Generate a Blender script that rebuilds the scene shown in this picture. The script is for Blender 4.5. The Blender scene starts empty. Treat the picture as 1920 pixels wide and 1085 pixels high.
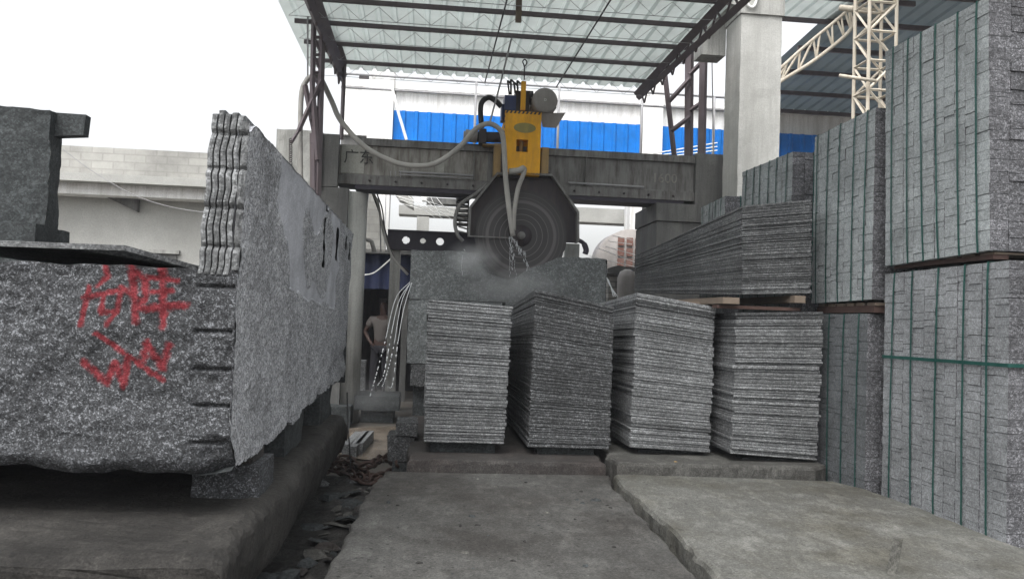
import bpy, math, random
from mathutils import Vector, noise
R = random.Random(7)
# ------------------------------------------------------------------ camera, sky, sun, exposure
sc = bpy.context.scene
FPX, PITCH, ROLL, YAW, CZ = 1550.0, math.radians(2.1), math.radians(2.0), math.radians(5.7), 1.5
_f = Vector((0, math.cos(PITCH), math.sin(PITCH))); _r = Vector((1, 0, 0)); _u = Vector((0, -math.sin(PITCH), math.cos(PITCH)))
CR = _r*math.cos(ROLL)+_u*math.sin(ROLL); CU = -_r*math.sin(ROLL)+_u*math.cos(ROLL)
cam_d = bpy.data.cameras.new('camera'); cam = bpy.data.objects.new('camera', cam_d); sc.collection.objects.link(cam)
from mathutils import Matrix
M = Matrix((CR, CU, -_f)).transposed().to_4x4(); M.translation = Vector((0, 0, CZ)); cam.matrix_world = M
cam_d.sensor_width = 36; cam_d.lens = 36*FPX/1920; cam_d.clip_start = 0.05; cam_d.clip_end = 500
sc.camera = cam
SUN_EL, SUN_AZ = math.radians(57), math.radians(-160)      # high behind the camera, behind cloud
w = bpy.data.worlds.new("World"); sc.world = w; w.use_nodes = True
wn = w.node_tree.nodes; wl = w.node_tree.links; wn.clear()
sky = wn.new('ShaderNodeTexSky'); sky.sky_type = 'NISHITA'; sky.sun_disc = False
sky.sun_elevation = SUN_EL; sky.sun_rotation = SUN_AZ; sky.dust_density = 5; sky.air_density = 1.2; sky.ozone_density = 1
hs = wn.new('ShaderNodeHueSaturation'); hs.inputs['Saturation'].default_value = 0.12; hs.inputs['Value'].default_value = 1.08
bg = wn.new('ShaderNodeBackground'); bg.inputs['Strength'].default_value = 0.15
wo = wn.new('ShaderNodeOutputWorld')
wl.new(sky.outputs[0], hs.inputs['Color']); wl.new(hs.outputs[0], bg.inputs['Color']); wl.new(bg.outputs[0], wo.inputs['Surface'])
sl = bpy.data.lights.new('sun', 'SUN'); sl.energy = 0.7; sl.angle = math.radians(40); sl.color = (1, .97, .93)
so = bpy.data.objects.new('sun', sl); sc.collection.objects.link(so)
sdir = Vector((math.sin(SUN_AZ)*math.cos(SUN_EL), math.cos(SUN_AZ)*math.cos(SUN_EL), math.sin(SUN_EL)))
so.rotation_euler = sdir.to_track_quat('Z', 'Y').to_euler()
sc.view_settings.view_transform = 'Standard'; sc.view_settings.look = 'None'; sc.view_settings.gamma = 1
sc.view_settings.use_curve_mapping = False; sc.view_settings.exposure = 1.0
sc.render.engine = 'CYCLES'
sc.cycles.max_bounces = 6; sc.cycles.volume_bounces = 3

# ------------------------------------------------------------------ yard coordinates: s across, t away, z up
cA, sA = math.cos(YAW), math.sin(YAW)
def W(p): return Vector((p[0]*cA-p[1]*sA, p[0]*sA+p[1]*cA, p[2]))
def ray(x, y):
    d = _f + CR*((x-960)/FPX) - CU*((y-542.5)/FPX)
    return (d[0]*cA+d[1]*sA, -d[0]*sA+d[1]*cA, d[2])
def pt(x, y, t): d = ray(x, y); k = t/d[1]; return (d[0]*k, t, CZ+d[2]*k)
def ps(x, y, s): d = ray(x, y); k = s/d[0]; return (s, d[1]*k, CZ+d[2]*k)
def pz(x, y, z): d = ray(x, y); k = (z-CZ)/d[2]; return (d[0]*k, d[1]*k, z)
def lerp(a, b, k): return tuple(a[i]+(b[i]-a[i])*k for i in range(len(a)))
def nz(x, y, z, f=1.0): return noise.noise(Vector((x*f, y*f, z*f)))

# ------------------------------------------------------------------ materials
MATS = {}
def newmat(name):
    m = bpy.data.materials.new(name); m.use_nodes = True; nt = m.node_tree
    b = nt.nodes['Principled BSDF']; return m, nt, b
def N(nt, typ, **kw):
    n = nt.nodes.new(typ)
    for k, v in kw.items():
        if k in n.inputs: n.inputs[k].default_value = v
        else: setattr(n, k, v)
    return n
def mathn(nt, op, a, b=None):
    n = nt.nodes.new('ShaderNodeMath'); n.operation = op
    for i, v in enumerate((a, b)):
        if v is None: continue
        if isinstance(v, (int, float)): n.inputs[i].default_value = v
        else: nt.links.new(v, n.inputs[i])
    return n.outputs[0]
def ramp(nt, src, stops, interp='LINEAR'):
    r = nt.nodes.new('ShaderNodeValToRGB'); cr = r.color_ramp; cr.interpolation = interp
    while len(cr.elements) < len(stops): cr.elements.new(0.5)
    for e, (p, c) in zip(cr.elements, stops):
        e.position = p; e.color = (c[0], c[1], c[2], 1) if isinstance(c, tuple) else (c, c, c, 1)
    nt.links.new(src, r.inputs[0]); return r.outputs[0]
def mixc(nt, fac, a, b, mode='MIX'):
    n = nt.nodes.new('ShaderNodeMix'); n.data_type = 'RGBA'; n.blend_type = mode
    for sock, v in ((n.inputs[0], fac), (n.inputs[6], a), (n.inputs[7], b)):
        if isinstance(v, (int, float)): sock.default_value = v
        elif isinstance(v, tuple): sock.default_value = (v[0], v[1], v[2], 1)
        else: nt.links.new(v, sock)
    return n.outputs[2]
def coords(nt):
    g = N(nt, 'ShaderNodeNewGeometry'); return g.outputs['Position']
def scaled(nt, vec, sx, sy, sz):
    m = nt.nodes.new('ShaderNodeMapping'); m.inputs['Scale'].default_value = (sx, sy, sz); nt.links.new(vec, m.inputs[0]); return m.outputs[0]
def noi(nt, vec, scale, detail=3, rough=.6):
    n = N(nt, 'ShaderNodeTexNoise', Scale=scale, Detail=detail, Roughness=rough); nt.links.new(vec, n.inputs['Vector']); return n.outputs['Fac']
def bump(nt, b, h, strength, dist):
    n = N(nt, 'ShaderNodeBump', Strength=strength, Distance=dist); nt.links.new(h, n.inputs['Height']); nt.links.new(n.outputs[0], b.inputs['Normal'])

def granite(name, tint=(1, 1, 1), lo=.035, mid=.17, hi=.5, grain=120, coarse=55, bumps=.5, per=0.0, paint=False, rough=.85, contrast=.5, saw=False):
    m, nt, b = newmat(name); P = coords(nt)
    v1 = N(nt, 'ShaderNodeTexVoronoi', Scale=grain); nt.links.new(P, v1.inputs['Vector'])
    sp = nt.nodes.new('ShaderNodeSeparateColor'); nt.links.new(v1.outputs['Color'], sp.inputs[0])
    v2 = N(nt, 'ShaderNodeTexVoronoi', Scale=coarse); nt.links.new(P, v2.inputs['Vector'])
    sp2 = nt.nodes.new('ShaderNodeSeparateColor'); nt.links.new(v2.outputs['Color'], sp2.inputs[0])
    nn = noi(nt, P, grain*.5, 2)
    f = mathn(nt, 'ADD', mathn(nt, 'MULTIPLY', sp.outputs[0], .5), mathn(nt, 'MULTIPLY', sp2.outputs[0], .28))
    f = mathn(nt, 'ADD', f, mathn(nt, 'MULTIPLY', nn, .22))
    c = ramp(nt, f, [(0.0, lo), (.36, lo*1.3), (.5, mid), (.64, mid*1.25), (.78, hi), (1, hi*1.1)])
    avg = mid*.95
    c = mixc(nt, contrast, (avg, avg, avg), c)
    big = ramp(nt, noi(nt, P, 2.1, 7, .7), [(.28, .62), (.5, 1.0), (.72, 1.3)])
    c = mixc(nt, 1.0, c, big, 'MULTIPLY')
    if per:
        oi = N(nt, 'ShaderNodeObjectInfo')
        pr = ramp(nt, oi.outputs['Random'], [(0, 1-per), (1, 1+per)])
        c = mixc(nt, 1.0, c, pr, 'MULTIPLY')
    c = mixc(nt, 1.0, c, tint, 'MULTIPLY')
    if saw:
        at = N(nt, 'ShaderNodeAttribute', attribute_name='sawn')
        sm = mixc(nt, 1.0, (.5*tint[0], .5*tint[1], .52*tint[2]), big, 'MULTIPLY')
        c = mixc(nt, mathn(nt, 'MULTIPLY', at.outputs['Fac'], .65), c, sm)
    if paint:
        at = N(nt, 'ShaderNodeAttribute', attribute_name='paint')
        edge = mathn(nt, 'ADD', at.outputs['Fac'], mathn(nt, 'MULTIPLY', mathn(nt, 'SUBTRACT', noi(nt, P, 38, 6, .8), .5), 1.5))
        k = ramp(nt, edge, [(.36, 0.0), (.8, 1.0)])
        kk = nt.nodes.new('ShaderNodeSeparateColor'); nt.links.new(k, kk.inputs[0])
        red = mixc(nt, f, (.075, .004, .008), (.26, .018, .026))
        c = mixc(nt, mathn(nt, 'MULTIPLY', kk.outputs[0], .85), c, red)
    nt.links.new(c, b.inputs['Base Color']); b.inputs['Roughness'].default_value = rough
    b.inputs['Specular IOR Level'].default_value = .3
    h = mathn(nt, 'ADD', noi(nt, P, 35, 5, .7), mathn(nt, 'MULTIPLY', sp.outputs[0], .25))
    bump(nt, b, h, bumps, .012)
    MATS[name] = m; return m

def concrete(name, col, var=.25, scale=1.5, stain=None, stain_amt=.5, vstreak=False, bumps=.3, speck=0.0, rough=.85, grit=0.0):
    m, nt, b = newmat(name); P = coords(nt)
    n1 = noi(nt, P, scale, 7, .65)
    lo = tuple(v*(1-var) for v in col); hi = tuple(min(1, v*(1+var)) for v in col)
    c = ramp(nt, n1, [(.3, lo), (.7, hi)])
    f = ramp(nt, noi(nt, P, 60, 4, .7), [(.3, .82), (.7, 1.15)])
    c = mixc(nt, 1.0, c, f, 'MULTIPLY')
    if stain:
        V = scaled(nt, P, 6, 6, .5) if vstreak else P
        s = ramp(nt, noi(nt, V, .9 if vstreak else 1.1, 8, .75), [(.44, 0.0), (.62, stain_amt)])
        k = nt.nodes.new('ShaderNodeSeparateColor'); nt.links.new(s, k.inputs[0])
        c = mixc(nt, k.outputs[0], c, stain)
    if grit:
        gr = ramp(nt, noi(nt, P, 95, 3, .85), [(.32, 1-grit*1.3), (.5, 1.0), (.68, 1+grit*1.5)]); c = mixc(nt, 1.0, c, gr, 'MULTIPLY')
        wear = ramp(nt, noi(nt, scaled(nt, P, 1.0, .5, 1), 4.5, 9, .8), [(.36, 1.25), (.44, .95), (.5, .66), (.55, .95), (.66, 1.35)]); c = mixc(nt, .9, c, mixc(nt, 1.0, c, wear, 'MULTIPLY'))
    if speck:
        v = N(nt, 'ShaderNodeTexVoronoi', Scale=15.0); nt.links.new(P, v.inputs['Vector'])
        s = ramp(nt, v.outputs['Distance'], [(.1, .3), (.2, 1.0)])
        gate = ramp(nt, noi(nt, P, 7, 3), [(.46, 0.0), (.56, speck)])
        k = nt.nodes.new('ShaderNodeSeparateColor'); nt.links.new(gate, k.inputs[0])
        c = mixc(nt, k.outputs[0], c, mixc(nt, 1.0, c, s, 'MULTIPLY'))
    nt.links.new(c, b.inputs['Base Color']); b.inputs['Roughness'].default_value = rough
    b.inputs['Specular IOR Level'].default_value = .3
    bump(nt, b, mathn(nt, 'ADD', noi(nt, P, 45, 6, .7), noi(nt, P, 7, 4)), bumps, .01)
    MATS[name] = m; return m

def painted(name, col, rough=.5, metal=0.0, dirt=(.12, .1, .08), amt=.5, scale=6, vstreak=True):
    m, nt, b = newmat(name); P = coords(nt)
    V = scaled(nt, P, 5, 5, .8) if vstreak else P
    s = ramp(nt, noi(nt, V, scale*.5, 6, .7), [(.42, 0.0), (.7, amt)])
    k = nt.nodes.new('ShaderNodeSeparateColor'); nt.links.new(s, k.inputs[0])
    c = mixc(nt, k.outputs[0], col, dirt)
    c = mixc(nt, 1.0, c, ramp(nt, noi(nt, P, 2.5, 5), [(.3, .8), (.7, 1.15)]), 'MULTIPLY')
    nt.links.new(c, b.inputs['Base Color']); b.inputs['Roughness'].default_value = rough; b.inputs['Metallic'].default_value = metal; b.inputs['Specular IOR Level'].default_value = .3
    bump(nt, b, noi(nt, P, 30, 4), .15, .005)
    MATS[name] = m; return m

granite('granite_rough', tint=(.92, .96, 1.03), lo=.012, mid=.06, hi=.26, grain=200, coarse=85, bumps=.8, paint=True, contrast=.7)
granite('granite_face', tint=(.97, .99, 1.03), lo=.09, mid=.34, hi=.62, grain=160, coarse=75, bumps=.7, contrast=.7, saw=True)
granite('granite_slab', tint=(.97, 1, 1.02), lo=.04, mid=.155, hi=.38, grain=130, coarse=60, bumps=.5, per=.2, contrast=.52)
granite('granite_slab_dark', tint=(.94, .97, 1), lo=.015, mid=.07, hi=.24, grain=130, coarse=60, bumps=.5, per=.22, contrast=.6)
granite('granite_sett', tint=(.93, 1, 1.02), lo=.13, mid=.29, hi=.46, grain=150, coarse=60, bumps=.4, per=.12, contrast=.45)
granite('granite_sett_shaded', tint=(.95, .99, 1.03), lo=.09, mid=.22, hi=.38, grain=150, coarse=60, bumps=.5, per=.1, contrast=.5)  # same setts, darker: shade on the nearest bottom bundle put into colour
granite('granite_sett_deep_shade', tint=(.92, .98, 1.03), lo=.05, mid=.12, hi=.22, grain=150, coarse=60, bumps=.5, per=.14, contrast=.5)  # darkest sett copy: shade behind the slab stack painted into the stone
granite('granite_slab_mid', tint=(.96, .99, 1.01), lo=.025, mid=.105, hi=.3, grain=130, coarse=60, bumps=.5, per=.2, contrast=.5)
granite('granite_sett_end', tint=(.97, .98, 1.05), lo=.035, mid=.1, hi=.26, grain=160, coarse=70, bumps=.8, per=.14, contrast=.8)  # rough end faces, coloured darker to offset the sun falling on them
granite('granite_wet', tint=(.9, .97, .98), lo=.06, mid=.12, hi=.25, grain=70, coarse=30, bumps=.4, contrast=.7, rough=.45)
granite('granite_dark', tint=(.87, .97, 1), lo=.018, mid=.045, hi=.09, grain=80, coarse=30, bumps=.6, contrast=.6)
concrete('slab_top', (.08, .079, .075), var=.2, stain=(.03, .027, .024), stain_amt=.75, speck=1.0, bumps=.6, grit=.4)
concrete('slab_light', (.13, .13, .12), var=.2, stain=(.07, .066, .052), stain_amt=.8, speck=.7, bumps=.6, grit=.3)
concrete('slab_mid', (.085, .084, .078), var=.25, stain=(.045, .042, .038), stain_amt=.7, bumps=.6, grit=.35)
concrete('platform', (.042, .039, .037), var=.35, grit=.4, stain=(.05, .038, .034), stain_amt=.5, bumps=.6)
concrete('plinth', (.036, .034, .031), var=.45, stain=(.014, .013, .012), stain_amt=.8, bumps=1.0, grit=.45, speck=.8)  # concrete darkened to stand in for the shadow over the plinth
concrete('mud', (.03, .029, .027), var=.5, scale=3, bumps=1.0, grit=.6)
concrete('ground', (.085, .08, .072), var=.3, scale=.8, stain=(.12, .1, .08), stain_amt=.6, bumps=.4)
concrete('white_plaster', (.86, .86, .85), var=.06, stain=(.5, .49, .46), stain_amt=.6, vstreak=True, bumps=.1)
concrete('grey_plaster', (.4, .4, .38), var=.12, stain=(.3, .3, .28), stain_amt=.5, vstreak=False, bumps=.1)
concrete('col_concrete', (.42, .42, .4), var=.15, stain=(.3, .3, .28), stain_amt=.6, vstreak=True, bumps=.25)
concrete('dark_concrete', (.13, .13, .125), var=.3, stain=(.06, .06, .06), stain_amt=.7, vstreak=True, bumps=.3)
concrete('pier_light', (.38, .38, .36), var=.15, stain=(.16, .16, .15), stain_amt=.7, vstreak=True, bumps=.3)
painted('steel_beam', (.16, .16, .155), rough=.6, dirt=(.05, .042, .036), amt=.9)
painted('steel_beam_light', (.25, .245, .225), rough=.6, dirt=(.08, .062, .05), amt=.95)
painted('steel_dark', (.035, .03, .035), rough=.55, dirt=(.08, .06, .05), amt=.5)
painted('steel_rail', (.022, .018, .03), rough=.5, amt=.3, dirt=(.05, .05, .05))
painted('steel_purple', (.12, .1, .11), rough=.6, dirt=(.1, .07, .06), amt=.4)
painted('steel_grey', (.32, .32, .33), rough=.6, amt=.3)
painted('yellow_paint', (.8, .4, .02), rough=.7, dirt=(.45, .22, .05), amt=.5)
painted('brown_paint', (.3, .2, .08), rough=.6, dirt=(.12, .09, .06), amt=.5)
painted('decal', (.25, .22, .08), rough=.6, dirt=(.5, .4, .1), amt=.3)
painted('motor_grey', (.3, .28, .27), rough=.6, dirt=(.2, .19, .17), amt=.5)
painted('navy', (.03, .045, .12), rough=.5, dirt=(.05, .05, .06), amt=.4)
painted('awning_blue', (.014, .02, .055), rough=.8, dirt=(.025, .03, .05), amt=.3)
painted('blue_sheet', (.0, .15, .52), rough=.75, dirt=(.0, .2, .7), amt=.4)
painted('cream_paint', (.55, .51, .43), rough=.6, dirt=(.35, .25, .16), amt=.5)
painted('hose', (.34, .33, .31), rough=.6, dirt=(.2, .2, .18), amt=.3, vstreak=False)
painted('rubber', (.02, .02, .022), rough=.6, amt=.1)
painted('wood', (.17, .135, .105), rough=.8, dirt=(.07, .05, .04), amt=.6, vstreak=False)
painted('wood_red', (.075, .045, .038), rough=.8, dirt=(.03, .02, .016), amt=.6, vstreak=False)
painted('strap', (.006, .055, .046), rough=.4, dirt=(.07, .14, .125), amt=.3)
painted('rust', (.055, .034, .028), rough=.7, dirt=(.014, .011, .011), amt=.6, vstreak=False)
painted('rust_red', (.2, .09, .07), rough=.8, dirt=(.3, .25, .22), amt=.6, vstreak=False)
painted('sign_black', (.03, .03, .03), rough=.6, dirt=(.1, .1, .1), amt=.4)
painted('skin', (.06, .036, .03), rough=.6, amt=0)  # skin darkened, hut shade put into its colour
painted('shirt', (.11, .1, .095), rough=.9, amt=.2)  # white shirt coloured dark grey for the shade inside the hut
painted('trousers', (.02, .02, .025), rough=.9, amt=.1)
painted('hair', (.012, .01, .01), rough=.6, amt=0)
painted('rope', (.8, .8, .78), rough=.8, amt=.1)
painted('dark_interior', (.015, .015, .018), rough=.9, amt=.2)  # near-black hut walls, unlit gloom put into their colour
painted('plastic_sheet', (.4, .41, .39), rough=.5, amt=.3)

def roofsheet(name, col, transl):
    m, nt, b = newmat(name); P = coords(nt)
    c = mixc(nt, 1.0, col, ramp(nt, noi(nt, P, 1.4, 5), [(.3, .85), (.7, 1.12)]), 'MULTIPLY')
    nt.links.new(c, b.inputs['Base Color']); b.inputs['Roughness'].default_value = .6
    if transl:
        t = N(nt, 'ShaderNodeBsdfTranslucent'); nt.links.new(c, t.inputs['Color'])
        mx = N(nt, 'ShaderNodeMixShader'); mx.inputs[0].default_value = transl
        out = nt.nodes['Material Output']
        nt.links.new(b.outputs[0], mx.inputs[1]); nt.links.new(t.outputs[0], mx.inputs[2]); nt.links.new(mx.outputs[0], out.inputs['Surface'])
    MATS[name] = m
roofsheet('roof_sheet', (.5, .55, .535), .34)
roofsheet('roof_sheet_dark', (.16, .2, .22), .12)
concrete('sign_panel', (.33, .33, .3), var=.15, stain=(.15, .14, .13), stain_amt=.5, vstreak=True)

def ringmat():      # turned steel core with concentric polishing rings
    m, nt, b = newmat('blade_steel')
    tc = N(nt, 'ShaderNodeTexCoord'); sx = nt.nodes.new('ShaderNodeSeparateXYZ'); nt.links.new(tc.outputs['Object'], sx.inputs[0])
    r = mathn(nt, 'SQRT', mathn(nt, 'ADD', mathn(nt, 'ADD', mathn(nt, 'MULTIPLY', sx.outputs[0], sx.outputs[0]), mathn(nt, 'MULTIPLY', sx.outputs[1], sx.outputs[1])), mathn(nt, 'MULTIPLY', sx.outputs[2], sx.outputs[2])))
    r = mathn(nt, 'ADD', r, mathn(nt, 'MULTIPLY', mathn(nt, 'SUBTRACT', noi(nt, tc.outputs['Object'], 6, 3), .5), .003))
    st = [(0, .025), (.2, .022), (.219, .024), (.2235, .15), (.229, .024), (.296, .022), (.301, .15), (.307, .022), (.377, .022), (.382, .13), (.388, .03), (.45, .028), (.462, .085), (.495, .075), (.505, .028), (.53, .03), (.536, .08), (.541, .024), (.59, .024), (.6, .055), (.606, .022)]
    c = ramp(nt, r, [(p, (v*1.05, v*.98, v)) for p, v in st])
    nt.links.new(c, b.inputs['Base Color']); b.inputs['Roughness'].default_value = .5; b.inputs['Metallic'].default_value = .2
    MATS['blade_steel'] = m
ringmat()

def brickmat(name, c1, c2, mort, sc_=1.0):
    m, nt, b = newmat(name); P = coords(nt)
    rot = nt.nodes.new('ShaderNodeMapping'); rot.inputs['Rotation'].default_value = (math.radians(90), 0, 0); nt.links.new(P, rot.inputs[0])
    br = N(nt, 'ShaderNodeTexBrick', Scale=1.0); br.inputs['Color1'].default_value = (*c1, 1); br.inputs['Color2'].default_value = (*c2, 1); br.inputs['Mortar'].default_value = (*mort, 1)
    br.inputs['Brick Width'].default_value = .42*sc_; br.inputs['Row Height'].default_value = .16*sc_; br.inputs['Mortar Size'].default_value = .012
    nt.links.new(rot.outputs[0], br.inputs['Vector'])
    c = mixc(nt, 1.0, br.outputs[0], ramp(nt, noi(nt, P, 1.1, 6, .7), [(.3, .6), (.7, 1.25)]), 'MULTIPLY')
    nt.links.new(c, b.inputs['Base Color']); b.inputs['Roughness'].default_value = .9; MATS[name] = m
brickmat('brick_grey', (.34, .335, .315), (.39, .385, .36), (.31, .305, .285), .8)
brickmat('brick_dark', (.2, .19, .18), (.25, .24, .22), (.12, .12, .11), .6)

def watermat():
    m, nt, b = newmat('water_drops'); b.inputs['Base Color'].default_value = (.85, .88, .9, 1); b.inputs['Roughness'].default_value = .15
    b.inputs['Transmission Weight'].default_value = .35; b.inputs['IOR'].default_value = 1.33; MATS['water_drops'] = m
    m, nt, b = newmat('puddle'); P = coords(nt)
    c = ramp(nt, noi(nt, P, 2.2, 5), [(.35, (.14, .115, .09)), (.65, (.25, .21, .17))]); nt.links.new(c, b.inputs['Base Color'])
    b.inputs['Roughness'].default_value = .18; bump(nt, b, noi(nt, P, 14, 3), .25, .01); MATS['puddle'] = m
watermat()
def mistmat(name, dens, color=(.97, .98, .99)):
    m = bpy.data.materials.new(name); m.use_nodes = True; nt = m.node_tree; nt.nodes.remove(nt.nodes['Principled BSDF'])
    pv = N(nt, 'ShaderNodeVolumePrincipled'); pv.inputs['Color'].default_value = (*color, 1); pv.inputs['Anisotropy'].default_value = .2
    tc = N(nt, 'ShaderNodeTexCoord'); ln = nt.nodes.new('ShaderNodeVectorMath'); ln.operation = 'LENGTH'; nt.links.new(tc.outputs['Object'], ln.inputs[0])
    f = mathn(nt, 'SUBTRACT', 1.0, ln.outputs['Value']); f = mathn(nt, 'MAXIMUM', f, 0.0); f = mathn(nt, 'POWER', f, 1.3)
    n = noi(nt, tc.outputs['Object'], 1.8, 3); n = mathn(nt, 'MAXIMUM', mathn(nt, 'MULTIPLY', mathn(nt, 'SUBTRACT', n, .25), 2.5), 0.0)
    nt.links.new(mathn(nt, 'MULTIPLY', mathn(nt, 'MULTIPLY', f, n), dens), pv.inputs['Density'])
    nt.links.new(pv.outputs[0], nt.nodes['Material Output'].inputs['Volume']); MATS[name] = m; return m

# ------------------------------------------------------------------ object helpers
COL = sc.collection
def tag(o, label=None, cat=None, group=None, kind=None):
    if label: o['label'] = label
    if cat: o['category'] = cat
    if group: o['group'] = group
    if kind: o['kind'] = kind
    elif label and cat: o['kind'] = 'thing'
    return o
def thing(name, label, cat, base, group=None):
    o = bpy.data.objects.new(name, None); o.empty_display_size = .2; COL.objects.link(o); o.location = W(base)
    return tag(o, label, cat, group)
class MB:
    """collects geometry in yard coordinates"""
    def __init__(s): s.v = []; s.f = []; s.sm = []
    def add(s, vs, fs, smooth=False):
        o = len(s.v); s.v += [tuple(p) for p in vs]; s.f += [tuple(i+o for i in f) for f in fs]; s.sm += [smooth]*len(fs); return s
    def box(s, a, b):
        x0, y0, z0 = [min(a[i], b[i]) for i in range(3)]; x1, y1, z1 = [max(a[i], b[i]) for i in range(3)]
        return s.hexa([(x0, y0, z0), (x1, y0, z0), (x1, y1, z0), (x0, y1, z0)], [(x0, y0, z1), (x1, y0, z1), (x1, y1, z1), (x0, y1, z1)])
    def hexa(s, lo, hi):
        return s.add(list(lo)+list(hi), [(3, 2, 1, 0), (4, 5, 6, 7), (0, 1, 5, 4), (1, 2, 6, 5), (2, 3, 7, 6), (3, 0, 4, 7)])
    def prism(s, poly, off):       # poly: list of 3d points, off: extrusion vector
        n = len(poly); top = [(p[0]+off[0], p[1]+off[1], p[2]+off[2]) for p in poly]
        return s.add(list(poly)+top, [tuple(range(n-1, -1, -1)), tuple(range(n, 2*n))]+[(i, (i+1) % n, n+(i+1) % n, n+i) for i in range(n)])
    def tube(s, pts, r, n=8, closed=False, caps=True):
        pts = [Vector(p) for p in pts]; L = len(pts); rings = []; up = Vector((0, 0, 1)); prev = None
        for i, p in enumerate(pts):
            a = pts[i-1] if (i > 0 or closed) else p; b = pts[(i+1) % L] if (i < L-1 or closed) else p
            d = (b-a).normalized() if (b-a).length > 1e-9 else Vector((0, 0, 1))
            if prev is None:
                q = d.cross(up)
                if q.length < .1: q = d.cross(Vector((1, 0, 0)))
            else: q = prev - d*prev.dot(d)
            q.normalize(); prev = q; w_ = d.cross(q); rr = r[i] if isinstance(r, (list, tuple)) else r
            rings.append([p+(q*math.cos(k*2*math.pi/n)+w_*math.sin(k*2*math.pi/n))*rr for k in range(n)])
        vs = [v for g in rings for v in g]; fs = []
        for i in range(L if closed else L-1):
            j = (i+1) % L
            for k in range(n): fs.append((i*n+k, i*n+(k+1) % n, j*n+(k+1) % n, j*n+k))
        if caps and not closed: fs += [tuple(range(n-1, -1, -1)), tuple((L-1)*n+k for k in range(n))]
        return s.add(vs, fs, smooth=(n > 5))
    def cyl(s, a, b, r, n=24, r2=None):
        s.tube([a, b], [r, r if r2 is None else r2], n); return s
    def bar(s, a, b, w_, h=None):   # square bar between two points
        return s.tube([a, b], w_*.7071, 4)
    def grid(s, fn, nu, nv, smooth=False, flip=False):
        vs = [fn(i/nu, j/nv) for j in range(nv+1) for i in range(nu+1)]; fs = []
        for j in range(nv):
            for i in range(nu):
                q = (j*(nu+1)+i, j*(nu+1)+i+1, (j+1)*(nu+1)+i+1, (j+1)*(nu+1)+i); fs.append(q[::-1] if flip else q)
        return s.add(vs, fs, smooth)
    def build(s, name, mat, parent=None, base=None, attr=None, **kw):
        me = bpy.data.meshes.new(name)
        if parent is not None: o0 = parent['_o'] if '_o' in parent else None
        org = Vector(ORG[parent.name]) if parent is not None else W(base if base else (0, 0, 0))
        me.from_pydata([W(p)-org for p in s.v], [], s.f)
        me.polygons.foreach_set('use_smooth', s.sm)
        mats = mat if isinstance(mat, (list, tuple)) else [mat]
        for m in mats: me.materials.append(MATS[m])
        if attr:
            for an, vals in attr.items():
                a = me.attributes.new(an, 'FLOAT', 'POINT'); a.data.foreach_set('value', vals)
        me.update(); o = bpy.data.objects.new(name, me); COL.objects.link(o)
        if parent is not None: o.parent = parent
        else: o.location = org
        ORG[o.name] = tuple(org)
        if kw: tag(o, **kw)
        return o
ORG = {}
_thing = thing
def thing(name, label, cat, base, group=None):
    o = _thing(name, label, cat, base, group); ORG[o.name] = tuple(W(base)); return o
def single(mb, name, mat, label, cat, base, group=None, attr=None):
    o = mb.build(name, mat, None, base, attr); return tag(o, label, cat, group)
def disp(p, amp, f=6.0):
    v = Vector((p[0]*f, p[1]*f, p[2]*f)); n = noise.noise_vector(v)+noise.noise_vector(v*3.1)*.4+noise.noise_vector(v*8)*.18
    return (p[0]+n[0]*amp, p[1]+n[1]*amp, p[2]+n[2]*amp)
def rough_hexa(mb, lo, hi, step, amp, f=6.0, faces='FRLTBK', smooth=False, k=None):
    """six displaced grids over a box given by 4 lower and 4 upper corners (FL, FR, BR, BL)"""
    fl, fr, br, bl = lo; FL, FR, BR, BL = hi
    quads = dict(F=(fl, fr, FR, FL), R=(fr, br, BR, FR), K=(br, bl, BL, BR), L=(bl, fl, FL, BL), T=(FL, FR, BR, BL), B=(bl, br, fr, fl))
    for key in faces:
        a, b, c, d = quads[key]
        nu = max(1, int((Vector(b)-Vector(a)).length/step)); nv = max(1, int((Vector(d)-Vector(a)).length/step))
        mb.grid(lambda u, v: disp(lerp(lerp(a, b, u), lerp(d, c, u), v), amp, f), nu, nv, smooth)
    return mb
def stoneblock(name, a, b, mat, label, cat, group=None, amp=.012, step=.06, f=5.0, parent=None, skew=0):
    x0, y0, z0 = a; x1, y1, z1 = b; k = skew
    lo = [(x0, y0, z0), (x1, y0, z0), (x1, y1, z0), (x0, y1, z0)]; hi = [(x0-k, y0, z1), (x1+k*.6, y0, z1), (x1+k, y1, z1), (x0-k*.3, y1, z1)]
    mb = rough_hexa(MB(), lo, hi, step, amp, f)
    if parent is not None: return mb.build(name, mat, parent)
    return single(mb, name, mat, label, cat, ((x0+x1)/2, (y0+y1)/2, z0), group)
def bez(pts, n=6):        # catmull-rom through points
    P = [Vector(p) for p in pts]; P = [P[0]*2-P[1]]+P+[P[-1]*2-P[-2]]; out = []
    for i in range(1, len(P)-2):
        for k in range(n):
            t = k/n; a, b, c, d = P[i-1], P[i], P[i+1], P[i+2]
            out.append(.5*((2*b)+(c-a)*t+(2*a-5*b+4*c-d)*t*t+(3*b-a-3*c+d)*t**3))
    out.append(P[-2]); return out
# parts 2..: geometry
# ================================================================== SETTING: ground
g = MB(); g.grid(lambda u, v: (-90+180*u, -20+200*v, 0), 4, 4)
g.build('ground', 'ground', None, (0, 0, 0), kind='structure')
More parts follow.
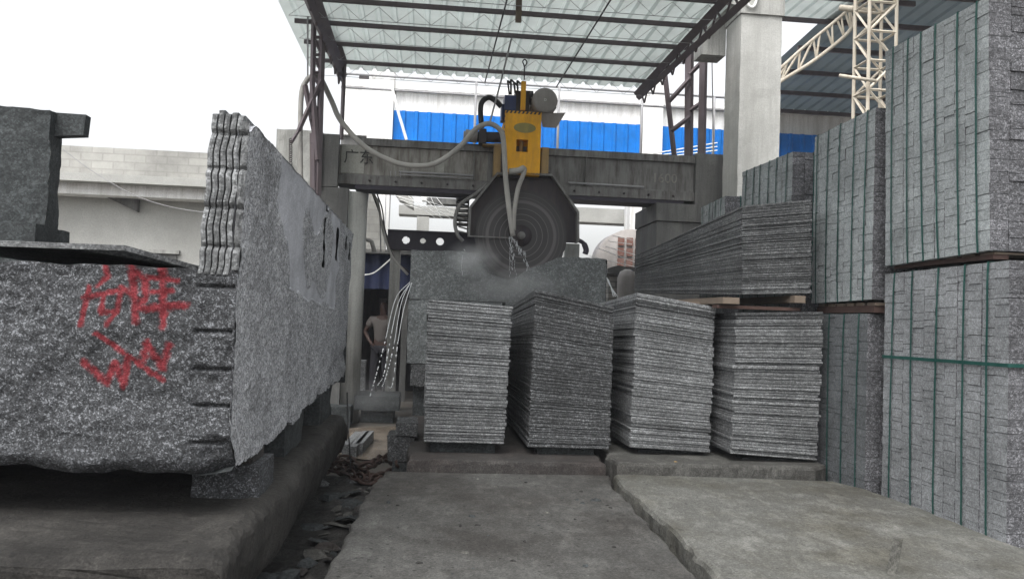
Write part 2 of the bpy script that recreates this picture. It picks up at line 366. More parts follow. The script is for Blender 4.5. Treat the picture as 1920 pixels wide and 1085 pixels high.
# muddy ditch between plinth and slab
def ditch(u, v):
    s = -1.2+1.15*u; t = 2.0+5.6*v
    return (s, t, .03+.03*nz(s, t, 0, 5)+.02*nz(s, t, 3, 14)+.008*nz(s, t, 9, 40)+.02)
MB().grid(ditch, 90, 260, True).build('ditch_floor', 'mud', None, (-.6, 5, 0), kind='structure')
pd = MB(); n = 40
ring = [(-.1+1.1*math.cos(a)*(1+.1*math.sin(3*a)), 9.9+1.5*math.sin(a)*(1+.08*math.cos(2*a)), .022) for a in [i*2*math.pi/n for i in range(n)]]
pd.add(ring, [tuple(range(n))]); pd.build('water_puddle', 'puddle', None, (-.1, 9.9, 0), kind='structure')
# ================================================================== foreground slabs
def slab_thing(name, outline, z0, z1, mat, label, base, rnd=.0, cat='slab'):
    mb = MB(); n = len(outline); ins = []
    cx = sum(p[0] for p in outline)/n; cy = sum(p[1] for p in outline)/n
    def rg(shr, z, a): return [(cx+(x-cx)*(1-shr*1.0)+a*nz(x, y, z, 9), cy+(y-cy)*(1-shr*.3)+a*nz(x, y, z+5, 9), z+.5*a*nz(x, y, 7, 6)) for x, y in outline]
    rings = [rg(.0, z0, .02), rg(0.0, (z0+z1)/2, .03), rg(.0, z1-.03, .02), rg(.012, z1-.008, .012), rg(.03, z1, .0)]
    for r in rings: mb.v += r
    for k in range(4):
        for i in range(n):
            mb.f.append((k*n+i, k*n+(i+1) % n, (k+1)*n+(i+1) % n, (k+1)*n+i)); mb.sm.append(False)
    mb.f.append(tuple(4*n+i for i in range(n))); mb.sm.append(False)
    mb.f.append(tuple(range(n-1, -1, -1))); mb.sm.append(False)
    return single(mb, name, mat, label, cat, base)
def edge_pts(pts, step=.05, amp=.02):
    out = []
    for i in range(len(pts)):
        a = Vector(pts[i]); b = Vector(pts[(i+1) % len(pts)]); L = (b-a).length; n = max(1, int(L/step))
        for k in range(n):
            p = a.lerp(b, k/n); out.append((p.x+amp*nz(p.x, p.y, 2, 4)+amp*.4*nz(p.x, p.y, 2, 17), p.y+amp*nz(p.x, p.y, 8, 4)))
    return out
Z1 = .3
A1 = [pz(*p, Z1)[:2] for p in [(575, 1120), (600, 1083), (655, 985), (683, 935), (700, 905), (722, 882)]]
B1 = [pz(*p, Z1)[:2] for p in [(1143, 890), (1150, 912), (1185, 945), (1240, 1003), (1312, 1085), (1330, 1110)]]
ol = [(A1[0][0]-.02, 3.2)]+A1+[(.3, 6.47)]+B1+[(1.3, 3.2)]
slab_thing('concrete_slab', edge_pts(ol[::-1]), .1, Z1, 'slab_top', 'wide flat grey concrete slab in the centre foreground, strewn with small chips', (.5, 5, .1))
Z2 = .335
A2 = [pz(*p, Z2)[:2] for p in [(1150, 888), (1170, 915), (1215, 950), (1262, 990), (1330, 1065), (1350, 1090)]]
ol = [(A2[-1][0]+.0, 3.2)]+A2[::-1]+[(2.2, 6.3), (3.2, 6.2), (3.3, 5.9), (3.34, 5.4), (3.34, 3.2)]
slab_thing('concrete_slab', edge_pts(ol[::-1]), .08, Z2, 'slab_light', 'pale concrete slab at lower right beside the wall of strapped setts, higher than its neighbour', (2.5, 5, .1))
# base the low stacks stand on: two platforms split by a crack
ol = [(-.12, 6.52), (-.16, 9.4), (1.52, 9.4), (1.45, 6.5)]
slab_thing('stone_platform', edge_pts(ol[::-1]), .02, .39, 'platform', 'dark stained concrete platform under the two left low slab stacks', (.7, 7.5, 0), cat='platform')
ol = [(1.5, 6.38), (1.58, 9.4), (3.2, 9.4), (3.25, 6.45), (3.1, 6.33)]
slab_thing('stone_platform', edge_pts(ol[::-1]), .02, .42, 'slab_mid', 'grey concrete platform under the two right low slab stacks', (2.4, 7.5, 0), cat='platform')
# small chips on the slabs
ch = MB()
def chip(s, t, z, r, fl=.35):
    mb = MB(); n = R.randint(5, 7); a0 = R.random()*6; sx = R.uniform(.6, 1.5)
    lo = [(s+r*sx*math.cos(a0+i*6.283/n)*R.uniform(.7, 1.2), t+r*math.sin(a0+i*6.283/n)*R.uniform(.7, 1.2), z) for i in range(n)]
    hi = [(s+(p[0]-s)*R.uniform(.5, .8), t+(p[1]-t)*R.uniform(.5, .8), z+r*fl*R.uniform(.6, 1.3)) for p in lo]
    mb.add(lo+hi, [tuple(range(n-1, -1, -1)), tuple(range(n, 2*n))]+[(i, (i+1) % n, n+(i+1) % n, n+i) for i in range(n)]); return mb
for i in range(70):
    s = R.uniform(-.28, 1.28); t = R.uniform(3.8, 6.4); r = R.uniform(.005, .01) if R.random() < .75 else R.uniform(.012, .022)
    o = single(chip(s, t, Z1, r), 'stone_chip', R.choice(['mud', 'mud', 'granite_dark', 'slab_light']), 'tiny stone chip lying loose on the central foreground slab', 'stone chip', (s, t, Z1), 'chips scattered on the central slab')
for (x, y, r) in [(975, 655, .03)]: pass
for p, r in (((1117, 938), .028), ((885, 968), .02), ((728, 942), .02)):
    q = pz(*p, Z1); single(chip(q[0], q[1], Z1, r, .5), 'stone_chip', 'granite_dark', {1117: 'largest dark stone crumb on the central slab, near its right crack', 885: 'dark crumb near the middle of the central slab', 728: 'dark crumb near the left edge of the central slab'}[p[0]], 'stone chip', q)
q = pz(1216, 888, .43); single(chip(2.0, 6.45, .42, .012), 'leaf', 'brown_paint', 'single dry orange leaf lying on the grey platform below the stacks', 'leaf', (2.0, 6.45, .42))
# curled scrap at the lower right corner
c0 = pz(1664, 1075, Z2); c1 = pz(1700, 1078, Z2)
sc_ = MB(); pa = [pt(1662, 1072, c0[1]), pt(1675, 1008, c0[1]), pt(1692, 1010, c0[1]), pt(1686, 1048, c0[1]), pt(1676, 1085, c0[1]-.02)]
sc_.prism(pa, (.01, .012, 0)); single(sc_, 'stone_splinter', 'slab_light', 'small upright splinter of pale stone on the right slab near the frame bottom', 'stone splinter', c0)

# ================================================================== left plinth and big granite block
def plinth():
    mb = MB(); prof = []; ZP, SE = .66, -.66
    ds = [-1.6, -1.0, -.5, -.22]
    def sec(t):
        wob = .025*nz(0, t, 0, 1.3)+.02*nz(0, t, 5, 5); e = SE+.0*t+wob; pts = [(-3.6, ZP)]+[(e+d, ZP) for d in (-2, -1.5, -1.2, -1, -.85, -.7, -.55, -.45, -.35, -.27, -.2, -.14, -.1)]
        for k in range(7):
            a = k/6*math.pi/2; pts.append((e-.07+.07*math.sin(a), ZP-.07+.07*math.cos(a)))
        pts += [(e-.0, ZP-.15), (e-.015, ZP-.22), (e-.025, ZP-.28), (e-.05, ZP-.34), (e-.16, ZP-.36), (e-.22, .0)]
        return pts
    ts = [2.9+(7.3-2.9)*i/230 for i in range(231)]; P0 = sec(3); n = len(P0)
    for t in ts:
        fr = max(0, 1-(t-2.9)/.06); end = max(0, 1-(7.3-t)/.3)
        for (s, z) in sec(t):
            q = disp((s, t, z-.03*fr*(z > .5)-.12*end*end*(z > .5)), .011, 5); q = (q[0]+.006*nz(s, t, z, 33), q[1], q[2]+.006*nz(s, t, z, 27)); mb.v.append(q)
    for i in range(len(ts)-1):
        for k in range(n-1): mb.f.append((i*n+k, i*n+k+1, (i+1)*n+k+1, (i+1)*n+k)[::-1]); mb.sm.append(False)
    mb.f.append(tuple(range(n))[::1]+()); mb.sm.append(False); mb.f.append(tuple((len(ts)-1)*n+k for k in range(n))); mb.sm.append(False)
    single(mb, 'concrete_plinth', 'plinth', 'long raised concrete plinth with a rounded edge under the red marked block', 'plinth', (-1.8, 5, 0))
plinth()
FT = 3.4; SX = -.765
strokes = [[(198, 498), (205, 519), (184, 537)], [(157, 558), (230, 544)], [(168, 537), (152, 609)], [(230, 544), (221, 584), (200, 609)], [(196, 554), (191, 586), (216, 584)],
 [(249, 501), (256, 602)], [(249, 505), (272, 524), (276, 556), (258, 579), (299, 577)], [(276, 519), (332, 526)], [(306, 503), (306, 611)], [(281, 547), (322, 544)], [(295, 574), (348, 572)], [(230, 538), (258, 560)],
 [(157, 680), (198, 717), (216, 680), (230, 722), (240, 671)], [(182, 625), (304, 713)], [(270, 676), (276, 641), (304, 690), (316, 648)]]
SEG = []
for k_, st in enumerate(strokes):
    pp = [pt(x, y, FT) for x, y in st]; wd = .0165 if k_ in (5, 6, 8, 10, 12, 14) else .012
    for a, b in zip(pp, pp[1:]): SEG.append((a[0], a[2], b[0], b[2], wd))
def paintval(x, z):
    best = 0
    for ax, az, bx, bz, wd in SEG:
        dx, dz = bx-ax, bz-az; k = max(0, min(1, ((x-ax)*dx+(z-az)*dz)/(dx*dx+dz*dz+1e-9)))
        d = math.hypot(x-ax-dx*k, z-az-dz*k); v = 1-d/(wd*2)
        if v > best: best = v
    return best
def big_block():
    root = thing('granite_block', 'big rough granite block with red sprayed characters, partly sawn into upright slices', 'granite block', (-1.9, 5.5, .85))
    S0, S1, T0, T1, ZB, ZT, ZU = -3.1, SX, FT, 8.0, .85, 1.66, 2.27
    grooves = [pt(410, y, FT)[2] for y in (538, 622, 693, 762, 832)]
    def body_z(s, t, z):      # ragged bottom
        if z < ZB+.02: return ZB+.03*nz(s, t, 1, 3)+.018*nz(s, t, 4, 11)+(.0 if t < 4 else .02*(t-4))*(s > -1.2)
        return z
    mb = MB(); paint = []
    def front(u, v):
        s = S0+(S1-S0)*u; z0 = body_z(s, T0, ZB); top = ZT+.012*nz(s, 0, 3, 8)
        z = z0+(top-z0)*v; t = T0+.03*nz(s, 1, z, 3)+.014*nz(s, 2, z, 11)+.006*nz(s, 3, z, 30)
        if v < .08: t += .05*(1-v/.08)**2
        # chipped lower right corner
        e = (s-(-.95))/.2
        if e > 0 and z < 1.0: t += min(.1, .12*e*(1-(z-.85)/.15))
        for zg in grooves:
            if -.93 < s < -.775:
                t += .022*math.exp(-((z-zg)/.008)**2)*(1 if s > -.91 else (s+.93)/.02)
        return (s, t, z)
    nu, nv = 330, 130
    mb.grid(front, nu, nv, False)
    paint = [paintval(p[0], p[2]) for p in mb.v]
    f = mb.build('rough_front', 'granite_rough', root, attr={'paint': paint})
    # right face with the outermost slice, full height
    slots = [(ps(x, (ya+yb)/2, SX)[1], ps(x, yb, SX)[2], ps(x, ya, SX)[2]) for x, ya, yb in ((605, 404, 505), (630, 424, 490), (645, 440, 470), (653, 455, 490), (609, 382, 400))]
    sawn = []; mb = MB(); hole = []
    def right(u, v):
        t = T0+(T1-T0)*u**1.25; zb = body_z(S1, t, ZB); zt = ZU+.01*nz(0, t, 3, 6)-.05*max(0, 1-(t-T0)/.12)+.0; z = zb+(zt-zb)*v
        sw = 0
        if z > 1.62+.1*nz(t, z, 4, 2)-.05*(t-5) : sw = 1 if (nz(t, z, 1, 1.3)+.45 > .2 and 4.1+.3*nz(z, 0, 0, 4) < t < 6.9+.2*nz(z, 1, 0, 5)) else 0
        s = S1+(0 if sw else (.012*nz(t, z, 2, 5)+.007*nz(t, z, 5, 17)+.004*nz(t, z, 8, 40)))-(.004 if sw else 0)
        if z < 1.0+.1*(t-6): s -= .03*nz(t, z, 8, 3)**2*8
        hole.append(False)
        for (ts, za, zb_) in slots:
            w_ = (.045 if ts < 6.4 else .07)*(1 if za+.03*nz(z, ts, 4, 9) < z < zb_ else 0)*(.6+.8*abs(nz(z, ts, 1, 6)))
            if w_ and abs(t-ts-.03*nz(z, ts, 0, 7)) < w_*1.3: hole[-1] = True
        if z < 1.0: t += min(.1, .12*(1-(z-.85)/.15))*max(0, 1-(t-T0)/.3)
        if z > 1.66: s += .03*(z-1.66)
        sawn.append(sw); return (s, t, z)
    mb.grid(right, 460, 120, False)
    keep = [f for f in mb.f if sum(hole[i] for i in f) < 3]; mb.f = keep; mb.sm = [False]*len(keep)
    n0 = len(mb.v)
    th = .026        # outer slice: top, inner face, front edge
    GZ = [pt(430, y, FT)[2] for y in (250, 318, 388, 463)]
    def scal(z):
        g_ = sum(math.exp(-((z-zg)/.011)**2) for zg in GZ); seg = sum(1 for zg in GZ if z > zg)
        return .03-.015*g_-(.0, .006, -.004, .005, .0)[seg]
    n1 = len(mb.v); mb.grid(lambda u, v: (S1+.018-th*v+.004*nz(u*4, v, 3, 20), T0+(T1-T0)*u, ZU+.01*nz(0, T0+(T1-T0)*u, 3, 6)-.05*max(0, 1-(T1-T0)*u/.12)), 120, 1)
    mb.grid(lambda u, v: (S1-th, T0+1.9*u, 1.6+(ZU-.02-1.6)*v), 40, 10)
    sawn += [1.0]*(len(mb.v)-n0); n0 = len(mb.v)
    fe = MB().grid(lambda u, v: (S1-th+(th+.002)*u+.03*.6*v, T0+.026-scal(1.66+.6*v)+.006*nz(u, v, 3, 9)-.006*math.sin(u*3.14), 1.66+(.6)*v), 4, 90); fe.build('sawn_slice', 'granite_slab', root)
    mb.build('sawn_side', 'granite_face', root, attr={'sawn': [float(x) for x in sawn]})
    mb = MB()      # top of body, back, underside, far end
    mb.grid(lambda u, v: disp((S0+(S1-S0-.03)*u, T0+.02+(T1-T0-.02)*v, ZT-.006), .004), 40, 60)
    mb.grid(lambda u, v: (S0+(S1-S0)*u, T0+.05+(T1-T0-.05)*v, body_z(S0+(S1-S0)*u, T0+(T1-T0)*v, ZB)+.0), 60, 110, flip=True)
    mb.grid(lambda u, v: (S0+(S1-S0)*u, T1, ZB+(ZT-ZB)*v), 20, 8, flip=True)
    mb.grid(lambda u, v: (S0, T0+(T1-T0)*u, ZB+(ZT-ZB)*v), 20, 8, flip=True)
    mb.box((S1-th, T1-.01, ZT), (S1, T1, ZU))
    mb.build('block_body', 'granite_dark', root)
    # five inner upright slices
    k = 0; p = .0255
    for k in range(5):
        s1 = S1-th-.01-k*p-.001; s0 = s1-(p-.0065); mb = MB(); top = ZU+.015+.003*k+R.uniform(-.008, .008)+(.012 if k in (1, 3) else 0)
        def wig(z, k=k): return .042*(z-1.66)+.0035*math.sin((z-1.66)*23+k*.2)+.0015*math.sin(z*61)
        nv = 70; vs = []; fs = []
        for j in range(nv+1):
            z = ZT-.02+(top-ZT+.02)*j/nv; tf = T0+.03-scal(z)+.006*nz(k*3, z, 0, 25)+(.03 if j == nv else 0)
            a, b = s0+wig(z), s1+wig(z); tp = z+(.012*nz(k, z, 0, 9))
            vs += [(a, tf+.001, z), ((a+b)/2, tf-.002, z), (b, tf+.001, z), (b, 7.9, z), (a, 7.9, z)]
        for j in range(nv):
            for i in range(5): fs.append((j*5+i, j*5+(i+1) % 5, (j+1)*5+(i+1) % 5, (j+1)*5+i))
        fs.append(tuple(nv*5+i for i in range(5))); mb.add(vs, fs)
        mb.build('sawn_slice', 'granite_slab', root)
    return root
big_block()
# thin plate lying askew on the block
pl = [pt(-60, 470, 3.5), pt(0, 470, 3.48), pt(105, 468, 3.5), pt(210, 466, 3.55), pt(338, 497, 3.7)]
pl = [(-2.1, 3.45, 1.722), (-1.65, 3.42, 1.718), (-1.37, 3.45, 1.722), (-1.24, 3.5, 1.726), (-1.02, 3.75, 1.668), (-1.03, 4.9, 1.672), (-2.1, 4.9, 1.715)]
mb = MB(); ep = []
for i in range(len(pl)):
    a, b = Vector(pl[i]), Vector(pl[(i+1) % len(pl)]); n = max(1, int((b-a).length/.04))
    for k in range(n): q = a.lerp(b, k/n); ep.append(tuple(q+Vector((.006*nz(q.x, q.y, 1, 15), .008*nz(q.x, q.y, 3, 15), 0))))
mb.prism(ep, (0, 0, .022)); single(mb, 'stone_plate', 'granite_slab', 'thin stone offcut lying tilted on top of the red marked block', 'offcut', (-1.5, 4.2, 1.68))
# supports under the block
a = pt(345, 880, 3.62); b = pt(470, 940, 3.62)
stoneblock('foot_stone', (a[0]-.03, 3.85, .65), (-.73, 4.2, .8), 'granite_rough', 'square granite foot stone under the near corner of the red marked block', 'support stone', amp=.006, step=.03)
stoneblock('packing_stone', (-1.0, 3.9, .803), (-.77, 4.15, .875), 'platform', 'flat brown packing stone between the foot stone and the block', 'support stone', amp=.006, step=.04)
stoneblock('support_block', (-1.6, 4.9, .66), (-.8, 5.6, .87), 'granite_dark', 'dark foot stone under the middle of the red marked block', 'support stone', amp=.015)
stoneblock('support_block', (-1.6, 6.3, .63), (-.78, 7.1, .9), 'granite_dark', 'dark wedge of stone under the far end of the red marked block', 'support stone', amp=.02)
stoneblock('support_block', (-2.9, 6.0, .66), (-2.3, 6.9, .87), 'granite_dark', 'dark foot stone deep in the gap under the red marked block at left', 'support stone', amp=.02)
stoneblock('support_block', (-2.9, 4.1, .66), (-2.3, 4.7, .86), 'granite_dark', 'dark foot stone near the left end of the gap below the block', 'support stone', amp=.02)
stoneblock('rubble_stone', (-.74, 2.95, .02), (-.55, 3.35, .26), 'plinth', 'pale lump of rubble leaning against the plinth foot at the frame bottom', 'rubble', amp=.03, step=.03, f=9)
stoneblock('rubble_stone', (-.8, 3.5, .02), (-.6, 4.3, .2), 'granite_dark', 'long dark rubble stone in the ditch along the plinth foot', 'rubble', amp=.03, step=.03, f=9)
stoneblock('stone_offcut', (-1.72, 2.45, .3), (-1.47, 2.7, .62), 'granite_slab', 'pale stone corner just entering the frame at the bottom left', 'offcut', amp=.004, step=.05)
# ditch shards
for i in range(90):
    t = R.uniform(3.2, 7.0); s = R.uniform(-.66, -.34)*1.0
    r = R.uniform(.02, .085); mb = chip(s, t, .055+R.uniform(0, .03), r, .22); tx, ty = R.uniform(-.35, .35), R.uniform(-.35, .35); mb.v = [(x, y, z+(x-s)*tx+(y-t)*ty) for x, y, z in mb.v]
    single(mb, 'stone_shard', R.choice(['granite_dark', 'slab_mid', 'platform', 'slab_mid']), 'small flat shard of waste stone in the muddy ditch between plinth and slab', 'stone shard', (s, t, .05), 'waste shards in the ditch')
for (x, y, r, m, lab) in [(630, 868, .12, 'granite_slab', 'pale rough flat stone in the ditch behind the chain, by the plinth'), (600, 905, .11, 'granite_slab', 'pale flat stone just in front of the chain in the ditch'), (620, 930, .13, 'granite_dark', 'large dark flat shard in front of the chain'),
    (585, 985, .1, 'granite_dark', 'dark slate like shard midway down the ditch'), (610, 1025, .1, 'platform', 'broad brownish shard low in the ditch beside the slab edge'), (660, 900, .08, 'granite_slab_dark', 'narrow pale shard touching the chain by the slab corner'), (575, 1055, .09, 'granite_dark', 'dark broken shard lowest in the ditch near the frame bottom')]:
    q = pz(x, y, .06); single(chip(q[0], q[1], .05, r, .25), 'stone_shard', m, lab, 'stone shard', (q[0], q[1], .05))
# chain
def chain():
    root = thing('chain', 'heavy rusty chain heaped on the ground between the plinth and the central slab', 'chain', (-.5, 7.0, .05))
    path = []; 
    for run, hz in ((0, .11), (1, .19), (2, .07)):
        pts = [pz(x, y, hz) for x, y in ([(560, 880), (600, 873), (635, 872), (670, 880), (700, 893), (735, 884), (765, 866), (772, 850)] if run == 0 else [(585, 862), (620, 866), (650, 860), (680, 872), (700, 868), (722, 856), (745, 868), (760, 850), (768, 862)] if run == 1 else [(590, 895), (620, 885), (655, 893), (690, 905), (716, 900), (740, 893)])]
        c = bez(pts, 12); L = 0; acc = []
        for a, b in zip(c, c[1:]):
            L += (b-a).length
            if L > .075: acc.append((a, b-a)); L = 0
        path += [(p, d, k) for k, (p, d) in enumerate(acc)]
    for p, d, k in path[:98]:
        d = d.normalized(); up = Vector((0, 0, 1)); q = d.cross(up).normalized()
        ang = (0 if k % 2 else math.pi/2)+R.uniform(-.5, .5); n1 = q*math.cos(ang)+up*math.sin(ang); ring = []
        for i in range(14):
            a = i/14*2*math.pi; ring.append(p+d*(.062*math.cos(a)*(1.15))+n1*(.034*math.sin(a)))
        z0 = min(v.z for v in ring)
        if z0 < .07: ring = [v+Vector((0, 0, .07-z0)) for v in ring]
        MB().tube(ring, .0135, 6, closed=True).build('chain_link', 'rust', root)
chain()
wl_ = bez([pt(651, 735, 6.9), pt(652, 790, 6.9), pt(656, 850, 6.9), pz(655, 885, .1), pz(630, 905, .08)], 6)
single(MB().tube(wl_, .006, 5), 'wire', 'rubber', 'thin black wire hanging straight down to the chain', 'wire', wl_[-1])
# offcut sticks and small blocks behind the chain
for i, (x, y, ln, lab) in enumerate([(650, 838, 1.0, 'shortest and leftmost of the three sawn stone bars lying behind the chain'), (663, 842, 1.2, 'middle of the three sawn stone bars lying behind the chain'), (675, 836, 1.0, 'right of the three sawn stone bars lying behind the chain')]):
    q = pz(x, y, .1); single(MB().hexa([(q[0]-.05, q[1], .01), (q[0]+.03, q[1], .01), (q[0]+.08, q[1]+ln, .01), (q[0], q[1]+ln, .01)], [(q[0]-.05, q[1], .13), (q[0]+.03, q[1], .13), (q[0]+.08, q[1]+ln, .13), (q[0], q[1]+ln, .13)]), 'stone_bar', 'granite_slab', lab, 'stone bar', (q[0], q[1]+.5, 0))
q = pz(655, 800, .02); stoneblock('stone_block', (q[0]-.35, q[1], 0), (q[0]+.0, q[1]+.4, .28), 'granite_dark', 'dark stone block behind the far end of the plinth', 'stone block', amp=.015)
q = pt(730, 850, 7.45); r_ = pt(778, 822, 7.45)
stoneblock('stone_block', (q[0]+.03, 7.45, .0), (r_[0]-.06, 7.9, .2), 'granite_dark', 'lowest of the three small stone blocks piled left of the slab stacks', 'stone block', amp=.012, step=.04)
stoneblock('stone_block', (q[0]-.01, 7.45, .21), (r_[0]-.02, 7.85, .43), 'granite_slab_dark', 'middle of the three small stone blocks piled left of the slab stacks', 'stone block', amp=.012, step=.04, skew=.02)
stoneblock('stone_block', (q[0]+.05, 7.43, .44), (r_[0]+.02, 7.9, .55), 'granite_slab_dark', 'topmost of the three small stone blocks piled left of the slab stacks', 'stone block', amp=.012, step=.04)

# ================================================================== slab stacks
def slab_stack(lo, hi, n, mat, label, group, jit=.012, dark=None, gapr=.12):
    """lo, hi: bottom and top outlines (FL, FR, BR, BL)"""
    cum = [0]; 
    for i in range(n): cum.append(cum[-1]+R.uniform(.62, 1.38))
    cum = [c/cum[-1] for c in cum]; objs = []
    base_label = label
    for i in range(n):
        label = base_label if 0 < i < n-1 else (('topmost ' if i else 'bottommost ')+base_label)
        if dark and dark(i) and 0 < i < n-1: label = 'dark '+base_label.replace(' pale', '')
        a = [Vector(lerp(lo[k], hi[k], cum[i])) for k in range(4)]; b = [Vector(lerp(lo[k], hi[k], cum[i+1])) for k in range(4)]
        H = (b[0]-a[0]).z; g_ = .0012 if R.random() > gapr else R.uniform(.003, .006)
        js, jt = R.gauss(0, jit*.45), R.gauss(0, jit*.45)
        for v in a: v.x += js; v.y += jt
        for v in b: v.x += js; v.y += jt; v.z -= g_
        mb = MB(); outl = []
        for k in range(4):
            p, q = a[k], a[(k+1) % 4]; P, Q = b[k], b[(k+1) % 4]; L = (q-p).length; m = max(2, int(L/(.05 if k in (0, 3) else .15)))
            for e in range(m): outl.append((p.lerp(q, e/m), P.lerp(Q, e/m)))
        c = (a[0]+a[2])/2; n_ = len(outl); rg = [[], [], [], []]
        for p, P in outl:
            d = Vector((p.x-c.x, p.y-c.y, 0)).normalized(); sd = i*3.7
            for ri, k, bx, bz in ((0, 0, -.003, .0), (1, .22, .0, 0), (2, .78, 0, 0), (3, 1, -.003, 0)):
                v = p.lerp(P, k); w_ = .004*nz(v.x, v.y, v.z+sd, 18)+.0025*nz(v.x, v.y, v.z+sd, 60)
                v = v+d*(w_+bx*(1+1.2*abs(nz(v.x, v.y, sd+ri, 30))))
                if ri == 3: v.z += -.0018*abs(nz(v.x, v.y, sd, 22))
                if ri == 0: v.z += .0018*abs(nz(v.x, v.y, sd+9, 22))
                rg[ri].append(tuple(v))
        vs = rg[0]+rg[1]+rg[2]+rg[3]; fs = [tuple(range(n_-1, -1, -1)), tuple(3*n_+k for k in range(n_))]
        for r in range(3): fs += [(r*n_+k, r*n_+(k+1) % n_, (r+1)*n_+(k+1) % n_, (r+1)*n_+k) for k in range(n_)]
        mb.add(vs, fs); mm = mat if not dark or not dark(i) else 'granite_slab_dark'
        o = single(mb, 'stone_slab', mm, label, 'stone slab', tuple((a[0]+a[2])/2), group); objs.append(o)
    return objs
def quad(FLp, FRp, t, L, dback=0.0, shift=0.0):
    fl = pt(*FLp, t); fr = pt(*FRp, t)
    return [fl, fr, (fr[0]+shift, t+L, fr[2]-dback), (fl[0]+shift, t+L, fl[2]-dback)]
LEN = 2.3
slab_stack(quad((795, 828), (945, 832), 6.8, LEN), quad((803, 560), (961, 574), 6.8, LEN, .1), 44, 'granite_slab', 'thin rough granite slab in the leftmost of the four low stacks', 'slabs of the leftmost low stack', gapr=.3)
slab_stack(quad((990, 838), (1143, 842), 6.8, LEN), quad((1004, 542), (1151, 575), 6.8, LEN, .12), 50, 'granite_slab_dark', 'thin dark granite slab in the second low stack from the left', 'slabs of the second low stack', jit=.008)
slab_stack(quad((1180, 838), (1330, 848), 6.75, LEN), quad((1194, 548), (1341, 575), 6.75, LEN, .1), 48, 'granite_slab', 'thin granite slab in the third low stack from the left', 'slabs of the third low stack', dark=lambda i: i in (44, 45))
slab_stack(quad((1370, 850), (1531, 863), 6.5, 2.4), quad((1381, 586), (1545, 584), 6.5, 2.4), 46, 'granite_slab', 'thin pale granite slab in the rightmost low stack', 'slabs of the rightmost low stack', jit=.014, dark=lambda i: i > 43)
f0 = [pt(1391, 552, 6.5), pt(1521, 550, 6.5)]; f1 = [pt(1391, 386, 6.5), pt(1521, 374, 6.5)]
BL0, BL1 = pt(1190, 548, 9.9), pt(1190, 479, 9.9); w5 = f0[1][0]-f0[0][0]
slab_stack([f0[0], f0[1], (BL0[0]+w5, 9.9, BL0[2]), BL0], [f1[0], f1[1], (BL1[0]+w5, 9.9, BL1[2]), BL1], 38, 'granite_slab_mid', 'long thin slab in the raised stack resting on timbers at right centre', 'slabs of the raised long stack', jit=.01)
# timbers and bearers
for (x0, y0, x1, y1, t, L, m, lab) in [(1345, 571, 1500, 583, 6.55, .12, 'wood_red', 'dark red timber lying across the rightmost low stack')]:
    a = pt(x0, y0, t); b = pt(x1, y1, t); single(MB().hexa([(a[0], t, b[2]), (b[0], t, b[2]), (b[0], t+L, b[2]), (a[0], t+L, b[2])], [(a[0], t, a[2]), (b[0], t, a[2]), (b[0], t+L, a[2]), (a[0], t+L, a[2])]), 'timber', m, lab, 'timber', (a[0], t, b[2]))
for (x0, x1, yt, yb, lab) in [(1352, 1383, 556, 570, 'pale sawn timber end below the near left corner of the raised stack'), (1486, 1506, 553, 568, 'light timber end below the near right corner of the raised stack')]:
    a = pt(x0, yt+1, 6.5); b = pt(x1, yb, 6.5); single(MB().hexa([(a[0], 6.46, b[2]), (b[0], 6.46, b[2]), (b[0]-.1, 8.7, b[2]), (a[0]-.1, 8.7, b[2])], [(a[0], 6.46, a[2]), (b[0], 6.46, a[2]), (b[0]-.1, 8.7, a[2]), (a[0]-.1, 8.7, a[2])]), 'timber', 'wood', lab, 'timber', (a[0], 6.5, b[2]))
a = pt(1282, 562, 6.9); single(MB().box((a[0], 6.95, a[2]-.05), (a[0]+.32, 7.1, a[2]-.01)), 'timber', 'wood', 'short plank on top of the third low stack', 'timber', a)
for (x0, x1, y, t, z, lab) in [(800, 935, 838, 6.9, .385, 'leftmost'), (1000, 1120, 846, 6.9, .385, 'second'), (1190, 1320, 850, 6.88, .415, 'third'), (1385, 1520, 862, 6.62, .415, 'rightmost')]:
    for kk, tt in enumerate((t, t+1.7)):
        a = pt(x0, y, t); b = pt(x1, y, t); ztop = .47 if x0 < 1100 else (.45 if x0 < 1300 else .42)
        stoneblock('bearer', (a[0]+.03, tt, z), (b[0]-.03, tt+.14, {800: .475, 1000: .455, 1190: .445, 1385: .435}[x0]), 'granite_dark', ('near' if kk == 0 else 'far')+' dark bearer under the '+lab+' low slab stack', 'bearer', amp=.003, step=.1)

